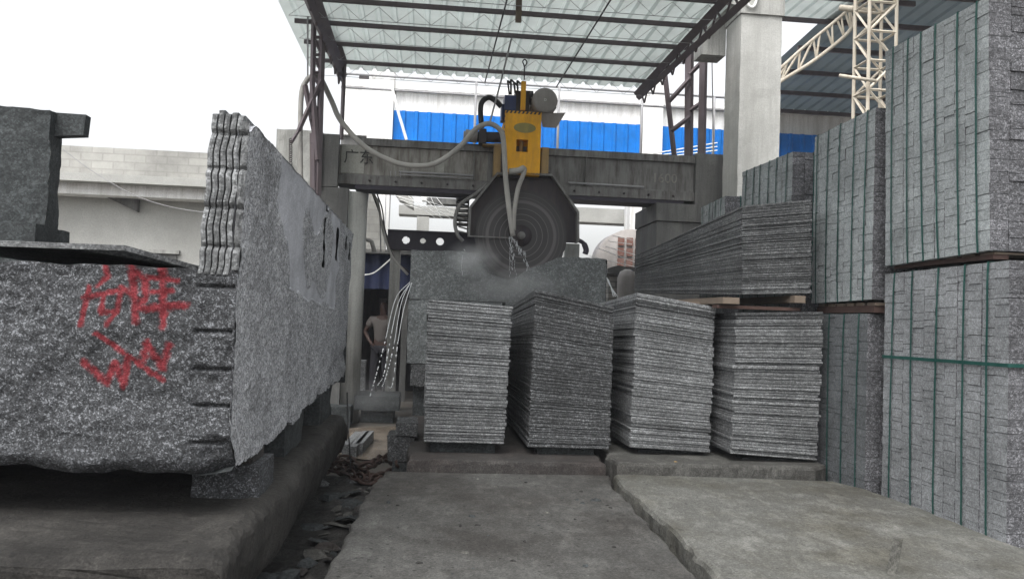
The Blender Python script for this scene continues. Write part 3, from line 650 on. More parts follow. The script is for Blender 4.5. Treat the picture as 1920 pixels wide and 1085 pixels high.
# ================================================================== strapped sett bundles
def pallet(s0, s1, t0, t1, z0, z1, label, group=None):
    r = thing('pallet', label, 'pallet', ((s0+s1)/2, (t0+t1)/2, z0), group); h = z1-z0
    for i in range(6):
        a = t0+(t1-t0)*i/6; MB().box((s0, a, z1-h*.3), (s1, a+(t1-t0)/6*.72, z1)).build('deck_board', 'wood', r)
    for i in range(3):
        a = s0+(s1-s0-.1)*i/2; MB().box((a, t0+.01, z0), (a+.1, t1-.01, z1-h*.31)).build('bearer', 'wood_red', r)
def bundle(S, t0, t1, zq0, zq1, depth, label, hstrap=False, cw=.108, rh=(.045, .085), straps=None, lean=0.0, mat='granite_sett', top=True, merge=1):
    """S: s of the side facing the yard; zq: (z at t0, z at t1) bottom and top"""
    root = thing('sett_bundle', label, 'sett bundle', (S+depth/2, (t0+t1)/2, zq0[0]), 'strapped bundles of granite setts')
    nc = max(3, round((t1-t0)/cw)); ne = max(3, round(depth/.12)); H0 = zq1[0]-zq0[0]
    blocks = []
    def zz(t, k): f = (t-t0)/(t1-t0); a = zq0[0]+(zq0[1]-zq0[0])*f; b = zq1[0]+(zq1[1]-zq1[0])*f; return a+(b-a)*k
    def rows(mx):
        ks = [0]
        while ks[-1] < 1: ks.append(ks[-1]+R.uniform(*rh)/H0)
        sc1 = ks[-1]; ks = [k/sc1 for k in ks]; return ks
    tw = [0]; 
    for i in range(nc): tw.append(tw[-1]+R.uniform(.88, 1.12))
    tw = [t0+(t1-t0)*x/tw[-1] for x in tw]
    base = rows(0)
    def perturbed():
        out = [base[0]]
        for k in base[1:-1]: out.append(k+R.uniform(-.013, .013))
        out.append(1.0)
        if R.random() < .6 and len(out) > 4:
            for _ in range(merge): i = R.randint(1, len(out)-2); out.pop(i) if (out[i+1]-out[i-1])*H0 < .17 else None
        return out
    def blk(corner_lo, corner_hi, m, key):
        g_ = .0012; c = [Vector(p) for p in corner_lo+corner_hi]; ctr = sum(c, Vector())/8; out = []
        for p in c:
            d = p-ctr; out.append(tuple(ctr+Vector((d.x-math.copysign(g_, d.x), d.y-math.copysign(g_, d.y), d.z-math.copysign(g_, d.z)))+Vector((R.uniform(-.0015, .0015) for _ in range(3)))))
        blocks.append((key, out, m))
    for i in range(nc):
        ks = perturbed(); a, b = tw[i], tw[i+1]; colj = R.gauss(0, .0012)
        for j in range(len(ks)-1):
            d = R.gauss(0, .0013)+colj; sk = R.uniform(-.0012, .0012); ja = S+d+lean*ks[j]; jb = S+d+lean*ks[j+1]
            dd = .11 if i > 0 else .118
            blk([(ja, a, zz(a, ks[j])), (S+dd, a, zz(a, ks[j])), (S+dd, b, zz(b, ks[j])), (ja+sk, b, zz(b, ks[j]))], [(jb, a, zz(a, ks[j+1])), (S+dd, a, zz(a, ks[j+1])), (S+dd, b, zz(b, ks[j+1])), (jb+sk, b, zz(b, ks[j+1]))], mat, a)
    for i in range(1, ne):
        ks = perturbed(); a = S+.118+(depth-.118)*(i-1)/(ne-1); b = S+.118+(depth-.118)*i/(ne-1)
        for j in range(len(ks)-1):
            d = R.gauss(0, .005); t_ = t0+d; tb = t0+.1
            blk([(a, t_, zz(t0, ks[j])), (b, t_, zz(t0, ks[j])), (b, tb, zz(t0, ks[j])), (a, tb, zz(t0, ks[j]))], [(a, t_, zz(t0, ks[j+1])), (b, t_, zz(t0, ks[j+1])), (b, tb, zz(t0, ks[j+1])), (a, tb, zz(t0, ks[j+1]))], 'granite_sett_end', t0+.3*i/ne)
    blocks.sort(key=lambda x: x[0]+0*R.random())
    if len(blocks) > 100:       # spread the cut so each side keeps its nearest ones
        pass
    def bv(vs): return vs
    F = [(3, 2, 1, 0), (4, 5, 6, 7), (0, 1, 5, 4), (1, 2, 6, 5), (2, 3, 7, 6), (3, 0, 4, 7)]
    for key, vs, m in blocks[:99]:
        o = MB().add(vs, F).build('sett', [m, 'granite_sett_end'], root)
        if m == mat: o.data.polygons[2].material_index = 1
    rest = MB(); 
    for key, vs, m in blocks[99:]: rest.add(vs, F)
    rest.hexa([(S+.1, t0+.09, zz(t0, 0)+.004), (S+depth, t0+.09, zz(t0, 0)+.004), (S+depth, t1-.005, zz(t1, 0)+.004), (S+.1, t1-.005, zz(t1, 0)+.004)], [(S+.1, t0+.09, zz(t0, 1)-.006), (S+depth, t0+.09, zz(t0, 1)-.006), (S+depth, t1-.005, zz(t1, 1)-.006), (S+.1, t1-.005, zz(t1, 1)-.006)])
    o = rest.build('sett', [mat, 'granite_sett_end'], root); o['kind'] = 'stuff'
    for pi in range(len(o.data.polygons)):
        if pi % 6 == 2: o.data.polygons[pi].material_index = 1
    ns = straps or max(3, round((t1-t0)/.2))
    for i in range(ns):
        t = t0+(t1-t0)*(i+.55)/ns+R.uniform(-.02, .02); dr = R.uniform(-.03, .03); w_ = .008; mb = MB(); pts = []
        def c3(s, t_, z): return (s, t_, z)
        for k in range(13): z = zz(t, k/12); pts.append((S-.009-.004*math.sin(k/12*math.pi)+lean*k/12, t+dr*k/12+.004*nz(k, i, S, 1.7), z))
        pts[0] = (S-.005, pts[0][1], pts[0][2]-.004); pts[-1] = (S-.005+lean, pts[-1][1], pts[-1][2]+.004)
        vs = []; fs = []
        seq = pts+[(S+depth, pts[-1][1], pts[-1][2]+.002)]
        for p in seq: vs += [(p[0], p[1]-w_, p[2]), (p[0], p[1]+w_, p[2]), (p[0]+.0015, p[1]+w_, p[2]-.0015), (p[0]+.0015, p[1]-w_, p[2]-.0015)]
        for k in range(len(seq)-1):
            for e in range(4): fs.append((k*4+e, k*4+(e+1) % 4, k*4+4+(e+1) % 4, k*4+4+e))
        mb.add(vs, fs); mb.build('strap', 'strap', root)
    if True:
        s_ = S+.3*depth+.05; mb = MB(); mb.box((s_, t0-.012, zz(t0, 0)), (s_+.012, t0-.010, zz(t0, 1)+.004)); mb.box((s_, t0-.012, zz(t0, 1)+.002), (s_+.012, t1, zz(t0, 1)+.004)); mb.build('strap', 'strap', root)
    if hstrap:
        k = .64; mb = MB(); z = zz(t0, k); z2 = zz(t1, k)+.0
        mb.hexa([(S-.014, t0-.012, z-.011), (S-.012, t0-.012, z-.011), (S-.012, t1, z2-.011), (S-.014, t1, z2-.011)], [(S-.014, t0-.012, z+.011), (S-.012, t0-.012, z+.011), (S-.012, t1, z2+.011), (S-.014, t1, z2+.011)])
        mb.hexa([(S-.014, t0-.014, z-.011), (S+depth, t0-.014, z-.011), (S+depth, t0-.012, z-.011), (S-.014, t0-.012, z-.011)], [(S-.014, t0-.014, z+.011), (S+depth, t0-.014, z+.011), (S+depth, t0-.012, z+.011), (S-.014, t0-.012, z+.011)])
        mb.build('strap', 'strap', root)
    return root
SW = 3.32
z_ = lambda x, y, s=SW: ps(x, y, s)
def tz(x, y, s): q = ps(x, y, s); return q[1], q[2]
# near pair
t1, zb1 = tz(1660, 499, SW-.02); t0, zb0 = tz(1856, 469, SW-.02); _, zt1 = tz(1643, 112, SW-.02); _, zt0 = tz(1845, 3, SW-.02)
bundle(SW-.02, t0, t1, (zb0, zb1), (zt0, zt1), .95, 'tall strapped bundle of setts on top at the far right, reaching above the frame', straps=6, lean=-.03)
pallet(SW+.03, SW+.93, t0+.03, t1-.02, 1.965, zb0-.005, 'weathered wooden pallet between the two nearest sett bundles at right')
t1, zt1_ = tz(1660, 524, SW); t0, zt0_ = tz(1893, 492, SW)
bundle(SW, t0, t1, (.26, .26), (1.945, 1.93), .95, 'bottom sett bundle at the far right with a horizontal green strap round it', hstrap=True, cw=.115, rh=(.05, .066), straps=5, mat='granite_sett_shaded', merge=1)
ta1 = t1
pallet(SW+.02, SW+.95, t0+.03, t1-.02, .12, .255, 'low pallet under the nearest bottom sett bundle')
# second pair
t1, zb1 = tz(1521, 569, SW-.04); _, zt1 = tz(1509, 266, SW-.04); t0, zb0 = tz(1634, 561, SW-.04); _, zt0 = tz(1628, 207, SW-.04)
bundle(SW-.04, t0, t1, (zb0, zb1), (zt0, zt1), .95, 'upper sett bundle second from the right, with four green straps', straps=5)
pallet(SW+.0, SW+.9, t0+.02, t1-.02, 1.65, zb1-.004, 'reddish pallet between the second pair of sett bundles')
t0, _ = tz(1625, 700, SW-.02); t1, _ = tz(1500, 700, SW-.02)
bundle(SW-.02, t0, t1, (.26, .26), (1.64, 1.64), .95, 'shaded bottom sett bundle behind the rightmost low slab stack', cw=.12, rh=(.05, .08), straps=5, mat='granite_sett_deep_shade', merge=1)
pallet(SW+.02, SW+.9, t0+.03, t1-.02, .12, .255, 'low pallet under the shaded bottom sett bundle')
# third pair
t0, zt0 = tz(1486, 284, SW-.04); t1, zt1 = tz(1392, 323, SW-.04)
bundle(SW-.04, t0, t1, (1.78, 1.78), (zt0, zt1), .5, 'shorter sett bundle beside the concrete column, third from the right', straps=6)
bundle(SW-.04, t0, t1, (.0, .0), (1.775, 1.775), .8, 'bottom sett bundle mostly hidden behind the raised long stack', straps=4, rh=(.09, .12))
t0, zt0 = tz(1360, 367, SW-.04); t1, zt1 = tz(1315, 389, SW-.04)
bundle(SW-.04, t0, t1, (1.78, 1.78), (zt0, zt1), .4, 'smallest sett bundle left of the concrete column, farthest away', straps=4)
bundle(SW-.04, t0, t1, (0, 0), (1.775, 1.775), .8, 'farthest bottom sett bundle hidden behind the raised long stack', straps=3, rh=(.09, .12))
# ================================================================== stone under the saw
TB = 11.5                                  # plane of the saw blade
a = pt(771, 470, TB+.04); b = pt(1139, 484, TB+.04)
def sawblock():
    mb = MB(); s0, s1 = a[0], b[0]; zt, zb = 2.42, 1.74
    def top(s):
        return zt+.0 if s < 1.0 else zt+.02-.035*min(1, (s-1.0)/.3)
    def fr(u, v):
        s = s0+(s1-s0)*u; z = zb+(top(s)-zb)*v
        if v > .85 and s > s1-.12: s -= (v-.85)*.25*(1-(s1-s)/.12)
        return disp((s, TB+.05, z), .008, 4)
    mb.grid(fr, 110, 28); mb.grid(lambda u, v: disp((s1, TB+.05+1.6*u, zb+(top(s1)-zb)*v), .012, 4), 40, 20)
    mb.grid(lambda u, v: disp((s0, TB+.05+1.6*u, zb+(zt-zb)*v), .012, 4), 40, 20, flip=True)
    mb.grid(lambda u, v: disp((s0+(s1-s0)*u, TB+.05+1.6*v, top(s0+(s1-s0)*u)), .008, 4), 70, 40)
    mb.grid(lambda u, v: (s0+(s1-s0)*u, TB+1.65, zb+(zt-zb)*v), 4, 4, flip=True); mb.grid(lambda u, v: (s0+(s1-s0)*u, TB+.05+1.6*v, zb), 4, 4, flip=True)
    root = thing('granite_block', 'wet dark granite block being cut under the round saw blade', 'granite block', ((s0+s1)/2, TB+.8, zb))
    mb.build('block_body', 'granite_wet', root)
    # thin front slice standing off the block, its top broken out where the blade runs
    prof = [(771, 472), (800, 470), (840, 470), (872, 471), (888, 484), (903, 503), (925, 519), (950, 525), (972, 518), (990, 504), (1012, 497), (1030, 490), (1048, 482), (1080, 482), (1120, 484), (1136, 486)]
    tf = TB-.13; P3 = [pt(x, y, tf) for x, y in prof]
    def topz(s):
        for p, q in zip(P3, P3[1:]):
            if p[0] <= s <= q[0]: return p[2]+(q[2]-p[2])*(s-p[0])/(q[0]-p[0])
        return P3[0][2] if s < P3[0][0] else P3[-1][2]
    sl_ = MB(); u0, u1 = P3[0][0], P3[-1][0]
    def fz(u, v, t): s = u0+(u1-u0)*u; tz_ = topz(s)+.008*nz(s, 1, 2, 14); return disp((s, t, zb+(tz_-zb)*v), .004, 6)
    sl_.grid(lambda u, v: fz(u, v, tf), 140, 26); sl_.grid(lambda u, v: fz(u, v, tf+.04), 140, 26, flip=True)
    sl_.grid(lambda u, v: fz(u, 1, tf+.04*v), 140, 1); sl_.grid(lambda u, v: fz(0, v, tf+.04*(1-u)), 1, 26); sl_.grid(lambda u, v: fz(1, v, tf+.04*u), 1, 26)
    sl_.build('uncut_slice', 'granite_wet', root)
sawblock()
stoneblock('granite_block', (a[0]+.0, TB-.14, .86), (1.0, TB+1.6, 1.73), 'granite_wet', 'pale lower granite block under the left half of the stone being cut', 'granite block', amp=.015)
stoneblock('granite_block', (1.05, TB-.14, .86), (b[0]-.03, TB+1.6, 1.73), 'granite_wet', 'lower granite block under the right half of the stone being cut', 'granite block', amp=.015)
stoneblock('granite_block', (a[0]+.06, TB-.15, .55), (b[0]-.1, TB+1.6, .85), 'granite_slab_dark', 'long flat bed stone carrying the blocks under the saw', 'granite block', amp=.012)
stoneblock('granite_block', (a[0]+.1, TB+.1, .0), (b[0]-.2, TB+1.6, .54), 'granite_dark', 'dark base block at the foot of the sawing bed', 'granite block', amp=.012)

# ================================================================== bridge saw
saw = thing('bridge_saw', 'bridge saw with dark steel beam, yellow carriage and large round blade in a black guard', 'stone saw', (1.27, 11.7, 2.0))
SB = 11.62                                 # front of the beam
bl, br = pt(683, 262, SB), pt(1345, 296, SB)
ZT, ZBm = 3.955, 3.30
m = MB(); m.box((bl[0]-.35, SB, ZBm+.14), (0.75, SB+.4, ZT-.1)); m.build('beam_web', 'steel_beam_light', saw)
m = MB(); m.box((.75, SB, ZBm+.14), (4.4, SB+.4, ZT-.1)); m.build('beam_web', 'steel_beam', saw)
m = MB(); m.box((bl[0]-.0, SB-.05, ZT-.1), (4.4, SB+.45, ZT)); m.build('beam_flange', 'steel_beam', saw)
m = MB(); m.box((bl[0]-.35, SB-.06, ZBm), (3.9, SB+.46, ZBm+.12)); m.box((bl[0]-.3, SB-.03, ZBm+.12), (4.2, SB+.42, ZBm+.145)); flange = m.build('beam_flange', 'steel_beam', saw)
m = MB(); m.box((bl[0]-.1, SB-.045, ZBm-.06), (3.6, SB+.4, ZBm-.001)); m.build('beam_rail', 'steel_rail', saw)
MB().cyl((bl[0]+.5, SB-.09, ZBm+.2), (.55, SB-.09, ZBm+.2), .014, 8).build('guide_rod', 'steel_grey', saw); m = MB(); m.cyl((bl[0]+.5, SB-.09, ZBm+.16), (.55, SB-.09, ZBm+.16), .01, 8); m.build('oil_pipe', 'steel_grey', saw); m = MB(); m.cyl((1.9, SB-.08, ZBm+.17), (3.0, SB-.08, ZBm+.165), .014, 8)
for i in range(3): m.cyl((-.6+i*.07, SB-.1, ZBm+.12), (-.6+i*.07, SB-.1, ZBm+.2), .006, 6)
m.build('scale_pins', 'steel_grey', saw)
m = MB(); m.box((pt(640, 300, SB)[0], SB-.008, ZBm+.16), (pt(683, 300, SB)[0], SB-.002, ZT-.11)); pnl = m.build('painted_panel', 'sign_panel', saw); MB().box((.02, SB-.012, 3.5), (.14, SB-.002, 3.72)).build('cover_plate', 'sign_panel', saw)
def text(body, x, y, z, h, mat, parent, name='lettering', ext=.004):
    cu = bpy.data.curves.new(name, 'FONT'); cu.body = body; cu.size = h; cu.extrude = ext
    ob = bpy.data.objects.new('tmp', cu); COL.objects.link(ob); dg = bpy.context.evaluated_depsgraph_get()
    me = bpy.data.meshes.new_from_object(ob.evaluated_get(dg)); bpy.data.objects.remove(ob)
    org = Vector(ORG[parent.name]); 
    for v in me.vertices:
        c = v.co; v.co = W((x+c.x, y-c.z, z+c.y))-org
    me.materials.clear(); me.materials.append(MATS[mat]); me.name = name
    o = bpy.data.objects.new(name, me); COL.objects.link(o); o.parent = parent; return o
q = pt(644, 303, SB-.01); text('广东', q[0], SB-.012, q[2]-.0, .21, 'sign_black', pnl)
q = pt(1222, 341, SB-.01); text('1600', q[0], SB-.004, q[2], .19, 'steel_beam_light', saw)
for i in range(14):
    x = bl[0]+.1+i*.36
    if .7 < x < 1.85: continue
    m = MB(); m.cyl((x, SB-.062, ZBm+.06), (x, SB-.085, ZBm+.06), .016, 6); m.build('bolt', 'steel_dark', flange)
for x in (.55, 2.15): MB().box((x, SB-.045, ZBm+.146), (x+.015, SB-.001, ZT-.101)).build('stiffener', 'steel_beam', saw)
# carriage
def bx(p0, p1, t, d, mb=None):
    a = pt(*p0, t); b = pt(*p1, t); mb = mb or MB(); mb.box((a[0], t, b[2]), (b[0], t+d, a[2])); return mb
TC = 11.36
def yellow():
    x0 = pt(946, 262, TC)[0]; x1 = pt(1014, 262, TC)[0]; zt = pt(980, 209, TC)[2]; zb = pt(980, 328, TC)[2]
    wx0, wx1 = pt(968, 272, TC)[0], pt(990, 272, TC)[0]; wz0, wz1 = pt(979, 285, TC)[2], pt(979, 262, TC)[2]
    m = MB(); D = .14
    m.box((x0, TC, zb), (wx0, TC+D, zt)); m.box((wx1, TC, zb), (x1, TC+D, zt)); m.box((wx0, TC, wz1), (wx1, TC+D, zt)); m.box((wx0, TC, zb), (wx1, TC+D, wz0))
    m.box((wx0-.015, TC-.01, wz0-.015), (wx1+.015, TC-.001, wz0)); m.box((wx0-.015, TC-.01, wz1), (wx1+.015, TC-.001, wz1+.015)); m.box((wx0-.015, TC-.01, wz0), (wx0, TC-.001, wz1)); m.box((wx1, TC-.01, wz0), (wx1+.015, TC-.001, wz1))
    m.box((x0+.0, TC+D+.1, zb+.3), (x1, TC+.6, zt-.1))
    body = m.build('carriage_body', 'yellow_paint', saw)
    MB().cyl(((wx0+wx1)/2, TC+.1, wz0-.05), ((wx0+wx1)/2, TC+.1, wz1+.05), .028, 12).build('lead_screw', 'brown_paint', body)
    # warning stripes along the top and left edges
    m = MB(); n = 9
    for i in range(n):
        a0 = x0+(x1-x0)*i/n; m.prism([(a0, TC-.004, zt-.035), (a0+.028, TC-.004, zt-.035), (a0+.048, TC-.004, zt+.0), (a0+.02, TC-.004, zt+.0)], (0, .003, 0))
    for i in range(7):
        z0 = zt-.1-i*.075; m.prism([(x0-.004, TC+.002, z0), (x0-.004, TC+.136, z0+.04), (x0-.004, TC+.136, z0+.075), (x0-.004, TC+.002, z0+.035)], (.003, 0, 0))
    m.build('warning_stripe', 'sign_black', body)
    c = pt(984, 240, TC); m = MB(); m.prism([(c[0]+.155*math.cos(k*.2618), TC-.006, c[2]+.07*math.sin(k*.2618)) for k in range(24)], (0, .004, 0)); m.build('worn_decal', 'decal', body)
yellow()
for (xa, xb, ya, yb) in [(927, 938, 268, 330), (1016, 1028, 276, 326)]: bx((xa, ya), (xb, yb), TC+.06, .14).build('guide_rail', 'brown_paint', saw)
bx((905, 268), (945, 274), TC+.05, .3).build('carriage_plate', 'brown_paint', saw)
bx((978, 152), (985, 206), TC+.02, .06).build('hydraulic_post', 'yellow_paint', saw)
m = bx((947, 178), (967, 207), TC+.05, .3); bx((941, 195), (948, 225), TC+.1, .2, m); m.build('control_box', 'navy', saw)
m = bx((967, 170), (992, 207), TC+.15, .25); q = pt(990, 180, TC+.15); m.cyl((q[0]-.02, TC+.25, q[2]), (q[0]+.08, TC+.25, q[2]), .1, 20); m.build('valve_block', 'steel_dark', saw)
m = MB()
for (x0, y0, x1, y1) in [(952, 152, 955, 178), (958, 150, 958, 178), (964, 155, 966, 175), (970, 152, 971, 172)]:
    p = pt(x0, y0, TC+.1); q = pt(x1, y1, TC+.15); k = Vector(lerp(p, q, .3)); m.tube(bez([q, k, p, (p[0]+.05, p[1], p[2]-.04)], 4), .014, 6)
m.build('cable', 'rubber', saw)
m = MB(); p = pt(983, 150, TC+.05); m.tube(bez([p, pt(983, 125, TC+.05), pt(980, 116, TC+.05), pt(984, 112, TC+.05), pt(988, 117, TC+.05), pt(984, 125, TC+.05)], 4), .009, 6); m.build('lifting_hook', 'steel_dark', saw)
# main motor facing the yard
c = pt(1022, 188, TC); r = .175
m = MB(); m.cyl((c[0], TC+.03, c[2]), (c[0], TC+.55, c[2]), r, 40); motor = m.build('motor', 'motor_grey', saw)
m = MB(); m.tube([(c[0], TC+.03, c[2]), (c[0], TC+.0, c[2]), (c[0], TC-.015, c[2])], [r*1.03, r*1.0, r*.8], 40); 
m2 = m.build('motor_cover', 'motor_grey', motor)
m = MB(); m.tube([(c[0]+.018*math.cos(k*1.5708+.785), TC-.018, c[2]+.018*math.sin(k*1.5708+.785)) for k in range(4)], .004, 5, closed=True); m.build('bolt_ring', 'rope', motor)
for k in range(10):
    aa = k*.628; mb = MB(); mb.box((c[0]-.006, TC+.12, c[2]+r-.002), (c[0]+.006, TC+.5, c[2]+r+.018))
    mb.v = [(c[0]+(x-c[0])*math.cos(aa)-(z-c[2])*math.sin(aa), y, c[2]+(x-c[0])*math.sin(aa)+(z-c[2])*math.cos(aa)) for x, y, z in mb.v]; mb.build('cooling_fin', 'motor_grey', motor)
p = [pt(1014, 212, TC), pt(1059, 214, TC+.1), pt(1039, 246, TC+.3), pt(1014, 244, TC+.3)]
m = MB(); m.prism([(p[0][0], TC+.02, p[0][2]), (p[1][0], TC+.02, p[1][2]), (p[2][0], TC+.1, p[2][2]), (p[3][0], TC+.1, p[3][2])], (0, .03, .004)); m.build('motor_shelf', 'motor_grey', saw)
# travel motor
c = pt(895, 257, TC+.1); e = pt(872, 254, TC+.1); h_ = pt(940, 258, TC+.1)
m = MB(); m.cyl(e, c, .085, 20); m.cyl((e[0]-.02, e[1], e[2]), e, .06, 20); m.build('travel_motor', 'motor_grey', saw); m = MB(); m.cyl(c, h_, .075, 16); m.box((c[0]+.02, c[1]-.1, c[2]-.1), (c[0]+.12, c[1]+.1, c[2]+.1)); m.build('gearbox', 'steel_dark', saw)
m = MB(); m.tube(bez([pt(903, 240, TC+.1), pt(901, 205, TC+.1), pt(905, 190, TC+.1), pt(917, 183, TC+.1), pt(930, 190, TC+.1), pt(940, 200, TC+.1)], 6), .038, 10); m.build('cable_duct', 'rubber', saw)
# guard and blade
C = pt(977, 442, TB-.04); TBL = TB-.04
def guard():
    px = [(877, 443), (880, 388), (931, 325), (1036, 328), (1084, 399), (1084, 455)]
    pts = [pt(x, y, TBL) for x, y in px]; m = MB()
    bot = [(pts[-1][0], 0, pts[-1][2]), (C[0]+.3, 0, pts[-1][2]), (C[0]+.0, 0, pts[0][2]-.01)]
    poly = [(p[0], TBL+.05, p[2]) for p in pts]+[(b_[0], TBL+.05, b_[2]) for b_ in bot]
    m.prism(poly, (0, .02, 0)); g_ = m.build('guard_plate', 'steel_dark', saw)
    m = MB()
    for p, q in zip(pts, pts[1:]):
        a_ = Vector((p[0], 0, p[2])); b_ = Vector((q[0], 0, q[2])); cc = Vector((C[0], 0, C[2])); ai = a_+(cc-a_)*.035; bi = b_+(cc-b_)*.035
        m.hexa([(a_.x, TBL-.1, a_.z), (b_.x, TBL-.1, b_.z), (b_.x, TBL+.14, b_.z), (a_.x, TBL+.14, a_.z)], [(ai.x, TBL-.1, ai.z), (bi.x, TBL-.1, bi.z), (bi.x, TBL+.14, bi.z), (ai.x, TBL+.14, ai.z)])
    m.build('guard_rim', 'steel_beam', g_)
    m = MB(); m.box((pts[0][0], TBL-.1, pts[0][2]-.012), (C[0]-.13, TBL-.08, pts[0][2]+.004)); m.build('guard_lip', 'steel_beam', g_)
    # left side lattice of spray manifold
    m = MB()
    for k in range(7):
        z = C[2]+.03+k*.06; m.cyl((pts[0][0]-.15+.02*math.sin(k), TBL, z), (pts[0][0], TBL+.02, z-.03), .012, 6)
    m.tube(bez([pt(915, 345, TBL), pt(890, 365, TBL), pt(862, 385, TBL), pt(853, 415, TBL), pt(858, 440, TBL), pt(868, 452, TBL)], 6), .026, 8); m.build('spray_manifold', 'steel_beam', saw)
    m = MB(); m.tube(bez([pt(1084, 450, TBL), pt(1094, 456, TBL), pt(1099, 468, TBL), pt(1097, 476, TBL)], 5), [.03]*6+[.04]*10, 10); m.build('spray_nozzle', 'steel_rail', saw)
guard()
rb = .645; n = 96
m = MB(); vs = []
for th in (0, .01): vs += [(C[0]+rb*(1+(.006 if k % 4 < 3 else -.012))*math.cos(k*2*math.pi/n), TBL+th, C[2]+rb*(1+(.006 if k % 4 < 3 else -.012))*math.sin(k*2*math.pi/n)) for k in range(n)]
m.add(vs, [tuple(range(n)), tuple(range(2*n-1, n-1, -1))]+[(k, n+k, n+(k+1) % n, (k+1) % n) for k in range(n)])
bladeo = m.build('saw_blade', 'blade_steel', saw)
off = W(C)-Vector(ORG[saw.name]); bladeo.location = off; ORG[bladeo.name] = tuple(W(C))
for v in bladeo.data.vertices: v.co -= off
m = MB(); m.cyl((C[0], TBL-.02, C[2]), (C[0], TBL+.0, C[2]), .15, 32); m.build('blade_flange', 'steel_dark', bladeo)
m = MB(); m.cyl((C[0], TBL-.06, C[2]), (C[0], TBL-.02, C[2]), .055, 20); m.build('blade_nut', 'steel_beam', bladeo)
# drive housing between guard and beam
bx((935, 318), (1030, 340), TC+.14, .3).build('slide_housing', 'steel_dark', saw)
# ------------- water hoses
TH = 11.2
hose = thing('water_hose', 'grey water hose hanging in a long loop from the lattice post to the saw blade', 'hose', pt(601, 144, TH))
m = MB(); pts = bez([pt(578, 148, 10.9), pt(590, 142, 10.92), pt(601, 147, 11.0), pt(622, 190, TH), pt(640, 228, TH), pt(684, 275, TH), pt(740, 304, TH), pt(787, 311, TH), pt(821, 304, TH), pt(861, 276, TH), pt(891, 243, TH), pt(916, 232, TH), pt(937, 243, TH), pt(944, 265, TH), pt(948, 332, TH), pt(955, 395, TH+.03), pt(962, 442, TH+.08)], 6)
m.tube(pts, .036, 10); m.build('hose_loop', 'hose', hose)
m = MB(); m.tube(bez([pt(578, 146, 10.9), pt(566, 172, 10.9), pt(563, 236, 10.9), pt(563, 300, 10.9), pt(564, 352, 10.9)], 6), .034, 10); m.build('hose_drop', 'hose', hose)
m = MB(); m.tube(bez([pt(955, 322, TH+.05), pt(972, 320, TH), pt(983, 316, TH), pt(981, 328, TH), pt(971, 355, TH), pt(964, 400, TH+.03), pt(963, 432, TH+.07)], 6), [.045]*12+[.032]*25, 10); m.build('hose_branch', 'hose', hose)
def rope(name, pts, r, mat, label, cat, group=None, n=5):
    m = MB(); m.tube(pts, r, n); return single(m, name, mat, label, cat, tuple(pts[-1]), group)
rope('hanging_rope', [pt(984, -60, 11.2), pt(962, 60, 11.2), pt(940, 150, 11.2), pt(919, 228, 11.2)], .013, 'steel_grey', 'grey rope running down from the roof to the hose beside the yellow carriage', 'rope')
rope('hanging_rope', [pt(577, -40, 10.9), pt(577, 60, 10.9), pt(577, 150, 10.9)], .012, 'steel_grey', 'rope holding up the hose beside the lattice post at left', 'rope')

# ================================================================== piers
pl = thing('concrete_pier', 'mottled light and dark concrete pier carrying the left end of the saw beam', 'pier', (-1.2, 11.6, 0))
a0 = pt(600, 335, SB)[0]; a1 = pt(690, 345, SB)[0]
rough_hexa(MB(), [(a0, SB-.2, 0), (a1-.25, SB-.2, 0), (a1-.25, SB+.9, 0), (a0, SB+.9, 0)], [(a0, SB-.2, 3.22), (a1-.25, SB-.2, 3.22), (a1-.25, SB+.9, 3.22), (a0, SB+.9, 3.22)], .15, .01).build('shaft', 'dark_concrete', pl)
MB().cyl((a1-.28, SB+.2, 0), (a1-.28, SB+.2, 3.2), .27, 28).build('round_shaft', 'pier_light', pl)
rough_hexa(MB(), [(pt(523, 300, SB)[0], SB-.25, 3.12), (a1-.62, SB-.25, 3.22), (a1-.62, SB+.9, 3.22), (pt(523, 300, SB)[0], SB+.9, 3.12)], [(pt(523, 300, SB)[0], SB-.25, 3.97), (a1-.62, SB-.25, 3.97), (a1-.62, SB+.9, 3.97), (pt(523, 300, SB)[0], SB+.9, 3.97)], .08, .01).build('head', 'pier_light', pl)
MB().box((a1-.62, SB-.2, 3.23), (a1-.40, SB-.05, 3.95)).build('head_plate', 'dark_concrete', pl)
pr = thing('concrete_pier', 'dark grey concrete pier under the right end of the saw beam', 'pier', (3.5, 11.6, 0))
r0 = pt(1233, 370, SB-.1)[0]; r1 = pt(1316, 370, SB-.1)[0]
zs = pt(1260, 415, SB-.1)[2]
MB().box((r0, SB-.1, 0), (r1+.2, SB+1.1, zs-.01)).build('shaft', 'dark_concrete', pr)
MB().box((r0-.02, SB-.14, zs), (r1+.24, SB+1.1, 3.24)).build('head', 'dark_concrete', pr)
MB().box((r0-.018, SB+.02, zs+.13), (r0-.0, SB+.7, zs+.3)).build('notch_plate', 'pier_light', pr)
MB().box((r1-.1, SB-.1, 3.245), (4.5, SB+1.2, 3.99)).build('beam_seat', 'dark_concrete', pr)
